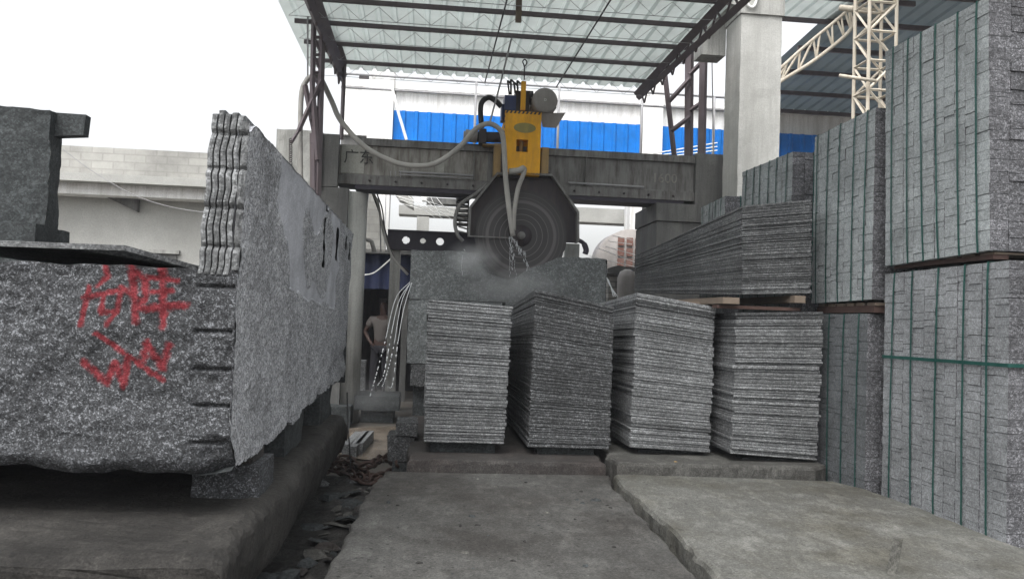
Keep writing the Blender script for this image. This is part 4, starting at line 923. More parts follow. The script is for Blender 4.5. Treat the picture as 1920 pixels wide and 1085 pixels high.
# tall column
TCo = 10.4
c0 = pt(1362, 150, TCo)[0]+.17; c1 = pt(1464, 150, TCo)[0]; 
col = thing('concrete_column', 'tall light grey concrete column rising out of frame behind the sett bundles', 'column', ((c0+c1)/2, TCo, 0))
cc0 = pt(1386, 200, TCo)[0]; cl = pt(1362, 200, TCo+.5)[0]
zc = pt(1420, 28, TCo)[2]
rough_hexa(MB(), [(cc0, TCo, 0), (c1, TCo, 0), (c1, TCo+.55, 0), (cc0, TCo+.55, 0)], [(cc0, TCo, zc), (c1, TCo, zc), (c1, TCo+.55, zc), (cc0, TCo+.55, zc)], .12, .006).build('shaft', 'col_concrete', col)
MB().box((cc0-.02, TCo-.03, zc+.001), (c1+.02, TCo+.6, zc+1.6)).build('column_head', 'pier_light', col)
m = MB(); m.prism([(cc0-.02, TCo+.0, zc+.1), (cc0-.55, TCo+.1, zc+.25), (cc0-.55, TCo+.1, zc+1.6), (cc0-.02, TCo, zc+1.6)], (0, .5, 0)); m.build('bracket', 'pier_light', col)
e0 = pt(1319, 60, 10.9); m = MB(); m.box((e0[0], 10.96, pt(1330, 100, 10.9)[2]), (cc0-.001, 11.3, pt(1330, -60, 10.9)[2])); m.build('side_beam', 'pier_light', col)
m = MB(); q = pt(1412, 0, TCo-.1); m.tube(bez([pt(1396, -20, TCo-.06), pt(1402, 8, TCo-.06), pt(1414, 12, TCo-.06), pt(1424, -20, TCo-.06)], 5), .018, 6); single(m, 'cable_loop', 'rope', 'pale cable loop hanging on the head of the tall column', 'cable', q)

# ================================================================== roofs
def corr_roof(root, s0, s1, t0, t1, zf, pitch=.21, amp=.04, name='roof_sheet', mat='roof_sheet'):
    m = MB(); n = int((s1-s0)/pitch); prof = []
    for i in range(n):
        a = s0+i*pitch; prof += [(a, 0), (a+pitch*.62, 0), (a+pitch*.72, amp), (a+pitch*.88, amp)]
    prof.append((s0+n*pitch, 0)); ny = 10
    for j in range(ny+1):
        t = t0+(t1-t0)*j/ny
        for (s, h) in prof: m.v.append((s, t+.02*nz(s, j, 0, 3)*(j in (0, ny)), zf(t)+h))
    L = len(prof)
    for j in range(ny):
        for i in range(L-1): m.f.append((j*L+i, j*L+i+1, (j+1)*L+i+1, (j+1)*L+i)); m.sm.append(False)
    return m.build(name, mat, root)
ZR = lambda t: 5.3+.0*(t-12.8)
roof = thing('shed_roof', 'greenish corrugated sheet roof on steel joists over the saw', 'roof', (.7, 11, 5.3))
RS0, RS1, RT1 = -1.93, 3.35, 13.15
corr_roof(roof, RS0-.08, RS1+.15, 4.5, RT1, lambda t: ZR(t)+.06)  # sheet extended unseen toward the camera to cut overhead light
for i in range(8):
    t = 12.65-i*.83; z = ZR(t)
    m = MB(); m.box((RS0+.03, t-.02, z+.0), (RS1+.05, t+.02, z+.055)); m.build('purlin', 'steel_purple', roof)
    m = MB(); m.cyl((RS0+.1, t, z-.2), (RS1, t, z-.2), .004, 5); k = int((RS1-RS0)/.22)
    for j in range(k):
        a = RS0+.1+(RS1-RS0-.1)*j/k; b = RS0+.1+(RS1-RS0-.1)*(j+1)/k
        m.cyl((a, t, z-.02 if j % 2 else z-.2), (b, t, z-.2 if j % 2 else z-.02), .003, 4)
    m.build('joist_web', 'steel_grey', roof)
for s_ in (RS0+.45, RS1-.12):
    m = MB(); m.bar((s_, 6.6, ZR(0)-.07), (s_, 13.0, ZR(0)-.07), .1); m.bar((s_, 6.6, ZR(0)-.38), (s_, 12.9, ZR(0)-.16), .08)
    for j in range(12): t = 6.8+j*.5; m.cyl((s_, t, ZR(0)-.1), (s_, t+.25, ZR(0)-.34), .015, 5); m.cyl((s_, t+.25, ZR(0)-.34), (s_, t+.5, ZR(0)-.1), .015, 5)
    m.build('rafter', 'steel_purple', roof)
for s_ in (.75, 1.9):
    m = MB(); m.cyl((s_, 7, ZR(0)-.24), (s_, 13, ZR(0)-.05), .011, 5); m.build('tie_rod', 'steel_dark', roof)
q = pt(970, 35, 9.6); m = MB(); m.box((q[0]-.02, q[1], 5.02), (q[0]+.05, q[1]+.05, 5.32)); m.build('hanger_strip', 'wood', roof)
# lattice post on the left
lp = thing('lattice_post', 'rusty purple lattice post at left holding up roof and hose', 'post', pt(588, 480, 10.9))
m = MB(); A0, A1 = pt(590, -20, 10.85), pt(580, 430, 10.85); B0, B1 = pt(607, -20, 10.85), pt(594, 430, 10.85)
m.bar(A0, lerp(A0, A1, .55), .05); m.bar(B0, B1, .06); m.build('upright', 'steel_purple', lp)
m = MB(); m.bar(pt(572, 160, 10.87), pt(590, 250, 10.87), .05); m.bar(pt(590, 250, 10.87), pt(592, 500, 10.87), .09); m.bar(pt(585, 150, 10.8), pt(596, 300, 10.8), .05); m.build('lower_strut', 'steel_purple', lp)
m = MB()
for k in range(9):
    y = 5+k*33; m.bar(lerp(A0, A1, (y+20)/450), lerp(B0, B1, (y+20)/450), .03)
    if k < 5: m.bar(lerp(A0, A1, (y+20)/450), lerp(B0, B1, (y+53)/450), .03)
m.bar(pt(603, 150, 10.8), pt(560, 245, 10.8), .045); m.bar(pt(560, 245, 10.8), pt(546, 268, 10.8), .03); m.build('lacing', 'steel_purple', lp)
m = MB(); m.bar(pt(600, -20, 10.8), pt(646, 118, 12.6), .07); m.bar(pt(646, 118, 12.6), pt(640, 262, 12.6), .045); single(m, 'roof_strut', 'steel_purple', 'slanting brace and thin post behind the lattice post, under the roof corner', 'strut', pt(640, 262, 12.6))
m = MB(); ch_ = [pt(545, 262+k*4, 10.8) for k in range(16)]
for k, p in enumerate(ch_[:-1]): m.tube([(p[0]+.018*math.cos(a), p[1]+(.0 if k % 2 else .018)*math.sin(a), p[2]+.02*math.sin(a)) for a in [i*.785 for i in range(8)]], .006, 5, closed=True)
single(m, 'thin_chain', 'steel_dark', 'thin chain hanging against the pier head at left', 'chain', ch_[-1])
# right side posts
for (x0, y0, x1, y1, t, w_, lab) in [(1245, 125, 1265, 298, 12.6, .06, 'thin leaning post below the right corner of the roof'), (1293, 62, 1293, 300, 12.2, .1, 'left of the two upright posts beside the tall column'), (1321, 20, 1316, 300, 12.0, .09, 'right of the two upright posts beside the tall column')]:
    m = MB(); a = pt(x0, y0, t); b = pt(x1, y1, t); m.bar(a, (b[0], b[1], 3.3 if x0 != 1245 else b[2]), w_); single(m, 'steel_post', 'steel_purple', lab, 'post', b)
lad = thing('post_bracing', 'slanted steel braces bolted between the posts beside the tall column', 'bracing', pt(1290, 200, 12.1))
for p, q in (((1255, 190), (1293, 148)), ((1293, 140), (1318, 115)), ((1258, 246), (1293, 220)), ((1293, 208), (1317, 192)), ((1268, 110), (1345, 30))): m = MB(); m.bar(pt(*p, 12.15), pt(*q, 12.1), .05); m.build('brace', 'steel_purple', lad)
rope('hanging_rope', [pt(1334, 60, 12), pt(1336, 180, 12), pt(1338, 300, 12)], .01, 'steel_grey', 'thin grey rope hanging beside the tall column', 'rope')

# right hand roof, truss and mast
roof2 = thing('shed_roof', 'dark blue grey corrugated roof seen from below beyond the cream mast', 'roof', (9, 15, 6))
e1 = pt(1465, 212, 20); zr2 = lambda t: e1[2]+(20-t)*.075
corr_roof(roof2, e1[0]-1.45, e1[0]+9.5, 9.0, 20, lambda t: zr2(t)+.06, pitch=.3, mat='roof_sheet_dark')
for i in range(9):
    t = 19.8-i*1.25; m = MB(); m.box((e1[0]-1.4, t-.03, zr2(t)-.06), (e1[0]+9.3, t+.03, zr2(t)+.03)); m.build('purlin', 'steel_purple', roof2)
e3 = pt(1464, 38, 15)
roof3 = thing('shed_roof', 'high grey green roof panel just right of the tall column at the frame top', 'roof', e3)
corr_roof(roof3, e3[0]-.5, e3[0]+1.9, 9.5, 15, lambda t: e3[2], pitch=.25)
for i in range(5):
    t = 14.8-i*1.1; m = MB(); m.box((e3[0]-.5, t-.03, e3[2]-.09), (e3[0]+1.9, t+.03, e3[2]-.01)); m.build('purlin', 'steel_purple', roof3)
tr = thing('roof_truss', 'cream painted curved lattice truss between the tall column and the mast', 'truss', pt(1465, 150, 12))
up = [pt(x, y, 12.5) for x, y in ((1440, 150), (1500, 95), (1560, 45), (1600, 12), (1640, -15))]; lo_ = [pt(x, y, 12.5) for x, y in ((1440, 175), (1465, 152), (1520, 118), (1570, 80), (1595, 55), (1602, 32))]
U, L_ = bez(up, 5), bez(lo_, 5); m = MB(); m.tube(U, .028, 6); m.tube(L_, .032, 6); m.build('chord', 'cream_paint', tr)
m = MB(); 
for k in range(9):
    a = L_[min(len(L_)-1, int(k*len(L_)/9))]; b = U[min(len(U)-1, int((k*.8)*len(U)/9))]; c2 = U[min(len(U)-1, int((k*.8+.6)*len(U)/9))]; m.bar(a, b, .028); m.bar(a, c2, .028)
m.build('lacing', 'cream_paint', tr)
q0, q1 = pt(1575, 15, 11.5), pt(1640, 22, 11.5); m = MB(); m.cyl(q0, q1, .045, 12); m.build('stub_pipe', 'cream_paint', tr)
mast = thing('lattice_mast', 'cream painted four legged lattice mast behind the nearest sett bundles', 'mast', pt(1650, 300, 11))
T2 = 11.0; mx = [pt(1629, 100, T2)[0], pt(1680, 100, T2)[0]]; zz0, zz1 = 0, 7.5
for s_ in mx:
    for t in (T2, T2+.4): m = MB(); m.bar((s_, t, zz0), (s_, t, zz1), .04); m.build('leg', 'cream_paint', mast)
m = MB(); st = .42
for k in range(17):
    z = .3+k*st; s0_, s1_ = mx
    for t in (T2, T2+.4): m.bar((s0_, t, z), (s1_, t, z), .03); m.bar((s0_, t, z) if k % 2 else (s1_, t, z), (s1_, t, z+st) if k % 2 else (s0_, t, z+st), .03)
    for s_ in mx: m.bar((s_, T2, z), (s_, T2+.4, z), .03); m.bar((s_, T2, z), (s_, T2+.4, z+st), .03)
m.build('lacing', 'cream_paint', mast)
m = MB(); m.cyl(pt(1574, 142, 10.9), pt(1642, 152, 10.9), .025, 10); m.build('side_pipe', 'cream_paint', mast)

# ================================================================== white building with blue sheeting behind
TW = 20.0
wb = thing('white_building', 'overexposed white concrete building with blue corrugated sheeting beyond the saw', 'building', (3, TW, 0))
def wbox(p0, p1, t, d, mat='white_plaster', name='wall'): return bx(p0, p1, t, d).build(name, mat, wb)
zt_ = pt(960, 190, TW)[2]+.12; z6 = 6.47
X = lambda x: pt(x, 220, TW)[0]
m = MB(); m.box((X(740), TW+.12, z6), (X(1640), TW+.3, zt_)); m.build('upper_wall', 'white_plaster', wb)
m = MB(); m.box((X(640), TW-.05, zt_+.001), (X(1640), TW+.5, zt_+.18)); m.build('roof_slab', 'white_plaster', wb)
for (xa, xb) in ((690, 737), (1203, 1240), (1700, 1740)): m = MB(); m.box((X(xa), TW-.15, 0), (X(xb), TW+.5, zt_+.6)); m.build('pillar', 'white_plaster', wb)
m = MB(); m.box((X(640), TW, 5.8), (X(690), TW+.4, zt_)); m.build('side_wall', 'white_plaster', wb)
m = MB(); m.box((X(640), TW+.1, 4.6), (X(690), TW+.3, 5.79)); m.build('louvre', 'dark_concrete', wb)
m = MB(); m.box((X(670), TW+.02, zt_+.19), (X(698), TW+.4, zt_+.32)); m.build('tarpaulin', 'steel_dark', wb)
def fence(xa, xb):
    m = MB(); s0, s1 = X(xa), X(xb); n = int((s1-s0)/.3); vs = []
    prof = []
    for i in range(n):
        a = s0+(s1-s0)*i/n; p = (s1-s0)/n; prof += [(a, 0), (a+p*.6, 0), (a+p*.7, -.04), (a+p*.9, -.04)]
    prof.append((s1, 0))
    for z in (5.15, z6-.02):
        for s, h in prof: vs.append((s, TW+.0+h, z))
    L = len(prof); m.add(vs, [(i, i+1, L+i+1, L+i) for i in range(L-1)]); vs2 = [(p[0], p[1]+.012, p[2]) for p in vs]; m.add(vs2, [(i, i+1, L+i+1, L+i)[::-1] for i in range(L-1)])
    m.build('blue_sheeting', 'blue_sheet', wb)
fence(738, 1202); fence(1241, 1640)
m = MB(); m.box((X(738), TW+.14, 5.0), (X(1640), TW+.3, z6-.03)); m.build('sheeting_backing', 'white_plaster', wb)
m = MB(); m.box((X(690), TW+.02, 4.85), (X(1640), TW+.45, 5.14)); m.build('floor_edge', 'white_plaster', wb)
# bare concrete frame seen below the saw beam
fr = thing('unfinished_building', 'bare grey concrete frame of beams and columns visible below the saw beam', 'building', (1, 18, 0))
def fb(p0, p1, t=18.0, d=.5, mat='grey_plaster', name='beam'): return bx(p0, p1, t, d).build(name, mat, fr)
fb((748, 384), (880, 407)); fb((800, 370), (872, 384), 18.2, .4, 'dark_concrete'); fb((1080, 388), (1185, 420), 17.8, .5)
c = pt(782, 405, 18); c2 = pt(804, 430, 18); m = MB(); m.box((c[0], 18.01, 0), (c2[0], 18.45, c[2])); m.build('column', 'grey_plaster', fr)
m = MB(); c = pt(1182, 372, 17); c2 = pt(1206, 500, 17); m.box((c[0], 17, 0), (c2[0], 17.5, c[2]+.3)); m.build('column', 'white_plaster', fr)
m = MB(); c = pt(1150, 372, 17.8); m.box((X(690), 18.6, 0), (X(735), 19.0, 4.84)); m.build('column', 'white_plaster', fr)
m = MB(); c = pt(792, 347, 18.2); m.box((c[0], 18.2, c[2]-.33), (c[0]+.14, 18.5, c[2]+.6)); m.build('column', 'white_plaster', fr)
# stairs like sloping slab
p = [pt(732, 348, 17), pt(755, 348, 17), pt(775, 372, 17), pt(775, 388, 17), pt(748, 372, 17)]; m = MB(); m.prism(p, (0, .6, 0)); m.build('stair_flight', 'grey_plaster', fr)
# left leaning brick building edge seen through the gap by the pier
m = MB(); p = [pt(684, 352, 14.5), pt(692, 350, 14.5), pt(718, 420, 14.5), pt(722, 472, 14.5), pt(684, 472, 14.5)]; m.prism(p, (0, .4, 0)); single(m, 'sloping_wall', 'brick_grey', 'pale sloping brick wall visible just right of the left pier', 'wall', p[-1])
# railings
rl = thing('railing', 'thin steel pipe railing in front of the white building, under the roof edge', 'railing', (2, 17.5, 5))
T3 = 17.5; za = pt(960, 158, T3)[2]; zb_ = pt(960, 183, T3)[2]; x0_, x1_ = pt(640, 150, T3)[0], pt(1365, 180, T3)[0]
for z in (za, zb_): m = MB(); m.cyl((x0_, T3, z), (x1_, T3, z), .025, 6); m.build('rail', 'steel_grey', rl)
for x in (893, 1049, 1205, 1340): c = pt(x, 160, T3); m = MB(); m.cyl((c[0], T3, 4.85), (c[0], T3, za), .03, 6); m.build('post', 'steel_grey', rl)
rope('stay_rope', [pt(735, 165, 17), pt(748, 215, 17), pt(762, 262, 17)], .03, 'rope', 'pale stay rope slanting down beside the white pillar', 'rope')

# ================================================================== left background
lb = thing('workshop_building', 'low grey plastered building with a brick parapet at the left', 'building', (-5, 14, 0))
TL = 14.0; z3 = pt(300, 283, TL)[2]; z2 = pt(300, 337, TL)[2]; z1 = pt(300, 352, TL)[2]; z0 = pt(300, 372, TL)[2]
xa, xb = pt(-60, 330, TL)[0], pt(560, 330, TL)[0]
m = MB(); m.box((xa, TL+.3, 0), (xb, TL+.6, z0-.001)); m.build('wall', 'grey_plaster', lb)
m = MB(); m.box((xa, TL-.1, z0), (xb, TL+.6, z1)); m.build('lintel', 'white_plaster', lb)
m = MB(); m.box((xa, TL-.35, z1+.001), (xb, TL+.6, z2)); m.build('cornice', 'grey_plaster', lb)
m = MB(); m.box((xa, TL-.05, z2+.001), (xb, TL+.3, z3)); m.build('parapet', 'brick_grey', lb)
w0, w1 = pt(268, 474, TL+.3), pt(330, 520, TL+.3)
m = MB(); m.box((w0[0], TL+.27, w1[2]), (w1[0], TL+.31, w0[2])); wn_ = m.build('window', 'dark_concrete', lb)
m = MB(); m.box((w0[0]-.05, TL+.22, w0[2]), (w1[0]+.05, TL+.32, w0[2]+.06)); m.build('window_head', 'pier_light', wn_)
# corbel
m = MB(); q = pt(247, 372, TL+.2); m.prism([(q[0]-.4, TL+.2, q[2]), (q[0]+.1, TL+.2, q[2]), (q[0]+.1, TL+.2, q[2]-.22)], (0, .1, 0)); m.build('corbel', 'dark_concrete', lb)
rope('hanging_cable', bez([pt(118, 280, 11), pt(175, 322, 11), pt(250, 365, 11), pt(320, 388, 11), pt(395, 400, 11)], 5), .0045, 'steel_grey', 'thin grey cable sagging in front of the grey building at left', 'cable')
# dark rough slab standing at far left, with a smaller block in front
def far_rock():
    t = 6.6; P_ = lambda x, y: pt(x, y, t); tl, tr_, brr, bl_ = P_(-60, 190), P_(96, 205), P_(82, 470), P_(-60, 470)
    lo = [(bl_[0], t, 1.2), (brr[0], t, 1.2), (brr[0]-.02, t+.26, 1.2), (bl_[0], t+.26, 1.2)]; hi = [(tl[0], t, tl[2]), (tr_[0], t, tr_[2]), (tr_[0]-.02, t+.26, tr_[2]), (tl[0], t+.26, tl[2])]
    root = thing('granite_block', 'dark green grey granite block standing tall at the far left edge', 'granite block', (tl[0], t, 1.2))
    rough_hexa(MB(), lo, hi, .035, .02, 3.5, faces='FRLT').build('rough_body', 'granite_dark', root)
    a = P_(78, 204); b = P_(151, 209); c = P_(146, 248); d = P_(80, 250); m = MB(); m.prism([(p[0], t+.1, p[2]) for p in (d, c, b, a)], (0, .1, 0)); m.build('overhanging_ledge', 'granite_dark', root)
far_rock()
stoneblock('granite_block', (-5.2, 6.0, 1.67), (pt(66, 440, 6.0)[0], 6.55, pt(40, 418, 6.0)[2]), 'granite_dark', 'low dark stone with a red dab, lying in front of the tall block at left', 'granite block', amp=.01)
stoneblock('granite_block', (-5.5, 6.5, 0), (-2.3, 8.5, 1.19), 'granite_dark', 'dark base stone under the tall block at far left', 'granite block', amp=.02)

# ================================================================== opening under the saw at left: awning, person, small things
aw = pt(675, 472, 14.6), pt(766, 545, 14.6)
hut = thing('work_hut', 'dark open hut with a navy awning behind the left pier', 'hut', (-.9, 15.5, 0))
x0, x1 = pt(640, 500, 14.6)[0], pt(800, 500, 14.6)[0]; ztop = pt(720, 476, 14.6)[2]; zmid = pt(720, 542, 14.6)[2]
m = MB(); m.grid(lambda u, v: (x0+(x1-x0)*u, 14.6+.02*math.sin(u*40)+.1*v, zmid+(ztop-zmid)*v), 60, 6); m.grid(lambda u, v: (x0+(x1-x0)*u, 14.62+.02*math.sin(u*40)+.1*v, zmid+(ztop-zmid)*v), 60, 6, flip=True); m.build('awning', 'awning_blue', hut)
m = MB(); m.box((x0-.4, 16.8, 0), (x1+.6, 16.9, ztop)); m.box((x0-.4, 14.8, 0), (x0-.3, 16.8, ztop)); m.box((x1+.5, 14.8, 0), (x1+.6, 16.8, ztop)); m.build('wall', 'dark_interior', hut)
m = MB(); m.box((x0-.5, 14.5, ztop+.001), (x1+.2, 17, ztop+.07)); m.build('roof', 'dark_concrete', hut)
m = MB(); m.box((pt(757, 500, 14.7)[0], 14.72, 0), (pt(768, 500, 14.7)[0], 14.85, ztop-.001)); m.build('post', 'dark_concrete', hut)
rope('hanging_cable', bez([pt(676, 516, 14.3), pt(700, 512, 14.3), pt(722, 495, 14.3), pt(734, 484, 14.3)], 5), .012, 'rope', 'pale cable drooping across the navy awning', 'cable')
# person
def skin_obj(name, verts, edges, mat, parent, loc, sub=2, rootv=0):
    me = bpy.data.meshes.new(name); me.from_pydata([Vector(v[:3]) for v in verts], edges, []); o = bpy.data.objects.new(name, me); COL.objects.link(o); o.parent = parent
    sk = o.modifiers.new('skin', 'SKIN'); 
    for i, v in enumerate(verts):
        sv = me.skin_vertices[0].data[i]; sv.radius = (v[3], v[4] if len(v) > 4 else v[3]); sv.use_root = (i == rootv)
    ss = o.modifiers.new('sub', 'SUBSURF'); ss.levels = sub; ss.render_levels = sub; me.materials.append(MATS[mat]); sk.use_smooth_shade = True
    # freeze
    dg = bpy.context.evaluated_depsgraph_get(); me2 = bpy.data.meshes.new_from_object(o.evaluated_get(dg)); o.modifiers.clear(); o.data = me2
    if not me2.materials: me2.materials.append(MATS[mat])
    return o
pp = pz(712, 742, 0); pp = (pt(716, 600, 14.75)[0], 14.95, 0)
per = thing('person', 'person in white T-shirt and dark trousers, hand on hip, in the dark hut doorway', 'person', pp)
B = [(0, 0, .98, .14, .1), (0, 0, 1.12, .125, .09), (0, -.01, 1.28, .15, .1), (0, 0, 1.42, .13, .09), (0, 0, 1.5, .05, .05), (.02, -.03, 1.58, .065, .08), (.02, -.03, 1.67, .075, .09), (.02, -.02, 1.74, .05, .06),
     (-.18, 0, 1.42, .055), (-.31, .03, 1.2, .04), (-.2, -.1, 1.04, .03), (-.15, -.13, 1.0, .03, .018), (.18, 0, 1.42, .055), (.24, 0, 1.15, .042), (.25, -.05, .92, .03), (.25, -.06, .84, .03, .02),
     (-.09, 0, .9, .085), (-.11, -.01, .5, .06), (-.12, .02, .1, .042), (-.12, -.1, .04, .04, .03), (.09, 0, .9, .085), (.11, -.01, .5, .06), (.12, .02, .1, .042), (.13, -.1, .04, .04, .03)]
Eg = [(0, 1), (1, 2), (2, 3), (3, 4), (4, 5), (5, 6), (6, 7), (3, 8), (8, 9), (9, 10), (10, 11), (3, 12), (12, 13), (13, 14), (14, 15), (0, 16), (16, 17), (17, 18), (18, 19), (0, 20), (20, 21), (21, 22), (22, 23)]
for (h, dx) in ((11, .03), (15, 0)):
    b0 = B[h]
    for k in range(4): B.append((b0[0]+(k-1.5)*.014+dx, b0[1]-.02, b0[2]-.05-.006*(k in (1, 2)), .009)); Eg.append((h, len(B)-1))
    B.append((b0[0]-.035, b0[1]-.03, b0[2]-.02, .01)); Eg.append((h, len(B)-1))
skin_obj('body', B, Eg, 'skin', per, pp)
inf = lambda v, k: (v[0], v[1], v[2], v[3]+k, (v[4] if len(v) > 4 else v[3])+k)
Sx = [inf(B[0], .015), inf(B[1], .018), inf(B[2], .018), inf(B[3], .018), inf(B[8], .025), (-.26, .02, 1.29, .07), inf(B[12], .025), (.22, 0, 1.27, .07)]
skin_obj('t_shirt', Sx, [(0, 1), (1, 2), (2, 3), (3, 4), (4, 5), (3, 6), (6, 7)], 'shirt', per, pp)
Tx = [inf(B[0], .02), inf(B[16], .02), inf(B[17], .03), inf(B[18], .035), inf(B[20], .02), inf(B[21], .03), inf(B[22], .035)]
skin_obj('trousers', Tx, [(0, 1), (1, 2), (2, 3), (0, 4), (4, 5), (5, 6)], 'trousers', per, pp)
skin_obj('hair', [(.02, -.01, 1.7, .085, .095), (.02, .01, 1.76, .075, .085), (.02, .05, 1.66, .06, .06)], [(0, 1), (0, 2)], 'hair', per, pp)
m = MB()
for dx, dz, r in ((-.028, 1.685, .008), (.05, 1.685, .008)): m.cyl((pp[0]+dx+.01, pp[1]-.115, dz), (pp[0]+dx+.01, pp[1]-.1, dz), r, 8)
m.cyl((pp[0]+.02, pp[1]-.125, 1.66), (pp[0]+.02, pp[1]-.1, 1.66), .012, 8); m.build('face', 'hair', per)
# block table, brick pile
q = pz(668, 752, .0)
stoneblock('flat_stone', (pt(668, 740, 11.9)[0], 11.6, .18), (pt(750, 740, 11.9)[0], 12.4, .38), 'granite_dark', 'low flat stone slab standing where the water lands', 'flat stone', amp=.01)
stoneblock('flat_stone', (pt(680, 740, 11.9)[0], 11.7, .01), (pt(740, 740, 11.9)[0], 12.3, .17), 'granite_dark', 'smaller stone under the flat slab in the wet area', 'flat stone', amp=.01)
for k in range(14):
    a = pt(668, 720, 13.5); single(MB().box((a[0]+R.uniform(-.008, .008), 13.5, .0+k*.055), (a[0]+.13, 13.75, .05+k*.055)), 'paving_brick', 'brick_dark' if 0 else 'granite_slab', 'brick sized stone in the small pile at the hut entrance', 'brick', (a[0], 13.6, k*.055), 'bricks of the pile at the hut entrance')
# dark rail with round holes, left of the blade
TR = 13.2
def hole_rail():
    m = MB(); a = pt(727, 432, TR); b = pt(905, 444, TR); zt, zb = a[2], pt(760, 466, TR)[2]; poly_z = (zb, zt); cs = [(pt(761, 450, TR)[0], .062), (pt(793, 452, TR)[0], .045), (pt(825, 454, TR)[0], .062)]
    zc = (zb+zt)/2; nx = 150; nz_ = 34
    for f, tt in ((0, TR), (1, TR+.08)):
        vs = []; idx = {}; fs = []
        for j in range(nz_+1):
            for i in range(nx+1):
                s = a[0]+(b[0]-a[0])*i/nx; z = zb+(zt-zb)*j/nz_
                for cx, r in cs:
                    d = math.hypot(s-cx, z-zc)
                    if d < r and d > r*.75: k = r/d; s, z = cx+(s-cx)*k, zc+(z-zc)*k
                vs.append((s, tt, z))
        for j in range(nz_):
            for i in range(nx):
                q = [j*(nx+1)+i, j*(nx+1)+i+1, (j+1)*(nx+1)+i+1, (j+1)*(nx+1)+i]; mid = [sum(vs[k][c] for k in q)/4 for c in (0, 2)]
                if all(math.hypot(mid[0]-cx, mid[1]-zc) > r*.93 for cx, r in cs): fs.append(tuple(q) if f == 0 else tuple(q[::-1]))
        m.add(vs, fs)
    for cx, r in cs: m.tube([(cx, TR, zc), (cx, TR+.08, zc)], r, 24, caps=False)
    m.box((a[0], TR-.02, zt), (b[0], TR+.12, zt+.02)); m.box((a[0], TR-.02, zb-.02), (b[0], TR+.12, zb))
    single(m, 'steel_rail', 'steel_rail', 'dark steel channel with three round holes left of the blade', 'steel channel', ((a[0]+b[0])/2, TR, zb))
hole_rail()
a = pt(745, 466, TR+.3); m = MB(); m.box((a[0]-.1, TR+.1, 0), (a[0]+.06, TR+.3, a[2]-.03)); single(m, 'rail_post', 'pier_light', 'short concrete post below the steel channel with holes', 'post', (a[0], TR, 0))
# pulley block behind guard
pu = thing('chain_hoist', 'dark hoist with ribbed housing above the channel, left of the guard', 'hoist', pt(868, 372, 12.6))
m = MB(); c = pt(868, 368, 12.6); m.cyl((c[0], 12.5, c[2]), (c[0], 12.75, c[2]), .085, 20); m.build('drum', 'steel_dark', pu)
m = MB()
for k in range(6): z = c[2]-.1-k*.07; m.box((c[0]-.09, 12.52, z), (c[0]+.09, 12.7, z+.035))
m.box((c[0]-.1, 12.55, c[2]-.55), (c[0]-.08, 12.65, c[2])); m.box((c[0]+.08, 12.55, c[2]-.55), (c[0]+.1, 12.65, c[2])); m.build('ribbed_housing', 'steel_dark', pu)
# pale ropes strung in the gap
for (p, q) in [((732, 350), (870, 400)), ((735, 365), (868, 398)), ((742, 372), (858, 402)), ((748, 380), (862, 408)), ((745, 348), (815, 408)), ((775, 365), (830, 410)), ((790, 368), (848, 412)), ((800, 352), (826, 405)), ((810, 360), (852, 407)), ((868, 360), (888, 372)), ((846, 436), (872, 470))]:
    a, b = pt(*p, 15.5), pt(*q, 13.0); rope('stay_wire', [a, tuple(Vector(lerp(a, b, .5))+Vector((0, 0, -.02))), b], .005, 'rope', 'pale thin wire strung across the gap between pier and guard', 'wire', 'pale wires between pier and guard', 4)
for k, (p, q) in enumerate([((1105, 480), (1190, 500)), ((1120, 465), (1192, 492)), ((1135, 462), (1192, 478)), ((1140, 452), (1185, 458)), ((1150, 442), (1186, 450))]):
    a, b = pt(*p, 13.6), pt(*q, 14.2); rope('stay_wire', [a, b], .006, 'rope', 'pale thin wire in the gap right of the guard', 'wire', 'pale wires right of the guard', 4)
for k, (p, q) in enumerate([((1195, 293), (1345, 268)), ((1200, 297), (1345, 275)), ((1205, 300), (1345, 282))]):
    a, b = pt(*p, 16), pt(*q, 16); rope('stay_wire', [a, b], .012, 'rope', 'pale wire crossing the blue sheeting above the beam at right', 'wire', 'pale wires over the blue sheeting', 4)
# pipes and cables by the left pier
cb = [([(690, 345), (708, 380), (718, 430), (735, 480), (765, 515)], .022, 'hose', 'thick grey cable curving down from the beam beside the left pier'), ([(700, 345), (716, 390), (722, 430), (740, 485), (768, 510)], .012, 'steel_dark', 'dark cable following the thick grey one beside the left pier'), ([(706, 350), (712, 400), (714, 472)], .01, 'steel_grey', 'thin straight cable in the gap beside the left pier'), ([(694, 352), (722, 430), (733, 478)], .01, 'steel_dark', 'thin dark cable hanging diagonally in the gap beside the pier')]
for pts_, r, mt, lab in cb: rope('cable', bez([pt(x, y, 12.4) for x, y in pts_], 6), r, mt, lab, 'cable', None, 6)
rope('drain_pipe', [pt(688, 360, 12.2), pt(684, 400, 12.2), pt(682, 447, 12.2), pt(690, 450, 12.2), pt(697, 453, 12.2), pt(702, 472, 12.2)], .03, 'hose', 'bent grey pipe on the inner side of the left pier', 'pipe', None, 8)
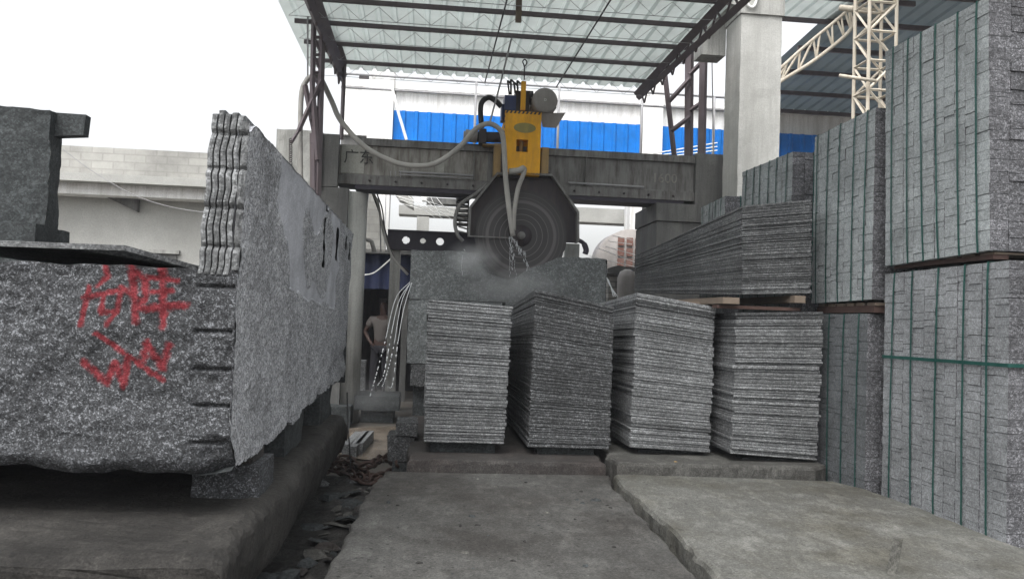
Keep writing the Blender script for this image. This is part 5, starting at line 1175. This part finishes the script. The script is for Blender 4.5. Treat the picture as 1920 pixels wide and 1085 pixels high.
# right gap: drum, wall, cylinder
dq = pt(1178, 500, 15.5); rr = .62
dm = thing('rusty_drum', 'large rusty round drum half hidden behind the white column right of the blade', 'drum', (dq[0], 15.5, 0))
cz = pt(1178, 490, 15.5)[2]; m = MB(); m.cyl((dq[0]+.05, 15.5, cz), (dq[0]+.05, 16.3, cz), rr, 40); m.build('shell', 'motor_grey', dm)
for i in range(4):
    for j in range(3): m = MB(); m.box((dq[0]-.22+j*.17, 15.46, cz-.3+i*.2), (dq[0]-.1+j*.17, 15.49, cz-.15+i*.2)); m.build('rust_plate', 'rust_red', dm)
m = MB(); m.box((dq[0]-.4, 15.4, 0), (dq[0]+.5, 16.2, cz-rr+.02)); m.build('drum_cradle', 'dark_concrete', dm)
m = MB(); a = pt(1142, 505, 13.8); b = pt(1230, 600, 13.8); m.box((a[0], 13.8, 0), (b[0], 14.1, a[2])); single(m, 'brick_wall', 'brick_dark', 'low grey brick wall behind the right end of the stone being cut', 'wall', (a[0], 13.8, 0))
m = MB(); vs = [pt(1140, 503, 13.6), pt(1160, 497, 13.6), pt(1180, 502, 13.6), pt(1205, 500, 13.6), pt(1205, 512, 13.6), pt(1140, 513, 13.6)]; m.prism(vs, (0, .6, 0)); single(m, 'wall_cap', 'dark_concrete', 'crumpled sheet capping the low brick wall at right', 'sheet', vs[-1])
m = MB(); c = pt(1176, 530, 13.2); m.tube([(c[0], 13.2, 0), (c[0], 13.2, c[2]+.08), (c[0], 13.2, c[2]+.18), (c[0], 13.2, c[2]+.22)], [.16, .16, .12, .04], 24); single(m, 'gas_cylinder', 'motor_grey', 'grey upright cylinder standing behind the right end of the wet block', 'cylinder', (c[0], 13.2, 0))
m = MB(); a = pt(1060, 456, 12.8); b = pt(1086, 484, 12.8); m.box((a[0], 12.8, b[2]), (b[0], 12.95, a[2])); single(m, 'plastic_crate', 'plastic_sheet', 'pale crate standing on the wet block right of the blade', 'crate', (a[0], 12.8, b[2]))
# ================================================================== thin haze added over the yard for lens veil and some mist
hz_m = bpy.data.materials.new('haze_air'); hz_m.use_nodes = True; nt = hz_m.node_tree; nt.nodes.remove(nt.nodes['Principled BSDF'])
pv = nt.nodes.new('ShaderNodeVolumePrincipled'); pv.inputs['Color'].default_value = (.9, .93, 1, 1); pv.inputs['Density'].default_value = .0012
nt.links.new(pv.outputs[0], nt.nodes['Material Output'].inputs['Volume']); MATS['haze_air'] = hz_m
m = MB(); m.box((-16, -6, -1), (24, 27, 9)); o = m.build('haze', 'haze_air', None, (0, 10, 0)); tag(o, 'pale haze added over the whole yard for lens veil and some mist', 'haze', None, 'stuff')
# ================================================================== water
R2 = random.Random(3)
jets = [((770, 527), (742, 560), (722, 640), (706, 700), (693, 745)), ((771, 528), (748, 565), (733, 630), (720, 700), (708, 722)), ((770, 528), (752, 570), (738, 650), (724, 705), (716, 725)), ((772, 530), (757, 580), (745, 650), (736, 720), (726, 725))]
labs = ['leftmost', 'second', 'third', 'rightmost']
for k, J in enumerate(jets):
    c = bez([pt(x, y, 11.5-.06*k) for x, y in J], 16); m = MB(); half = int(len(c)*.5)
    m.tube(c[:half], .005, 6); i = half
    while i < len(c)-2:
        L = R2.choice([1, 1, 2]); m.tube(c[i:i+L+1], [.007]*(L+1), 6); i += L+R2.choice([1, 1, 2])
    single(m, 'water_jet', 'water_drops', labs[k]+' of the four water jets arcing off the left end of the cut block', 'water jet', tuple(c[-1]), 'water jets falling left of the cut block')
m = MB()
for k in range(60):
    f = k/60; a = pt(957+R2.gauss(2, 3)+f*R2.choice([0, 35]), 442+f*60+R2.gauss(0, 2), TBL-.12); m.tube([a, (a[0]+R2.uniform(-.01, .02), a[1], a[2]-.04)], .0022, 4)
for (x0, y0, x1, y1) in [(957, 442, 955, 520), (960, 445, 990, 480), (958, 444, 970, 530), (866, 478, 867, 515)]:
    for j in range(14): f = j/14; a = pt(x0+(x1-x0)*f+R2.gauss(0, 1), y0+(y1-y0)*f, TBL-.13); m.tube([a, (a[0], a[1], a[2]-.035)], .002, 4)
for k in range(3):
    c = bez([pt(1137, 520, 11.4), pt(1143, 530+k*2, 11.4), pt(1150+k*4, 556, 11.4)], 5); m.tube(c, .006, 5)
o = m.build('water_spray', 'water_drops', None, C); tag(o, 'fine water drops running off the blade and the right end of the block', 'water', None, 'stuff')
def mist(cx, cy, t, sx, sy, sz, dens, lab):
    mistmat('mist_'+str(int(cx)), dens); me = bpy.data.meshes.new('water_mist'); m = MB(); nn = 16
    for j in range(1, nn): 
        for i in range(24): a, b = j/nn*math.pi, i/24*2*math.pi; m.v.append((math.sin(a)*math.cos(b), math.sin(a)*math.sin(b), math.cos(a)))
    for j in range(nn-2):
        for i in range(24): m.f.append((j*24+i, (j+1)*24+i, (j+1)*24+(i+1) % 24, j*24+(i+1) % 24))
    m.f.append(tuple(range(24))); m.f.append(tuple((nn-2)*24+i for i in range(23, -1, -1)))
    me.from_pydata(m.v, [], m.f); me.materials.append(MATS['mist_'+str(int(cx))]); o = bpy.data.objects.new('water_mist', me); COL.objects.link(o)
    o.location = W(pt(cx, cy, t)); o.scale = (sx, sy, sz); o.rotation_euler = (0, 0, YAW); tag(o, lab, 'mist', None, 'stuff'); return o
mist(885, 486, 11.1, .42, .25, .3, 5.0, 'white water mist thrown left of the blade')
mist(960, 535, 11.1, .85, .25, .33, 3.0, 'thinner mist in front of the lower part of the blade')
mist(700, 745, 11.5, .6, .5, .35, .8, 'faint splash mist where the jets land')
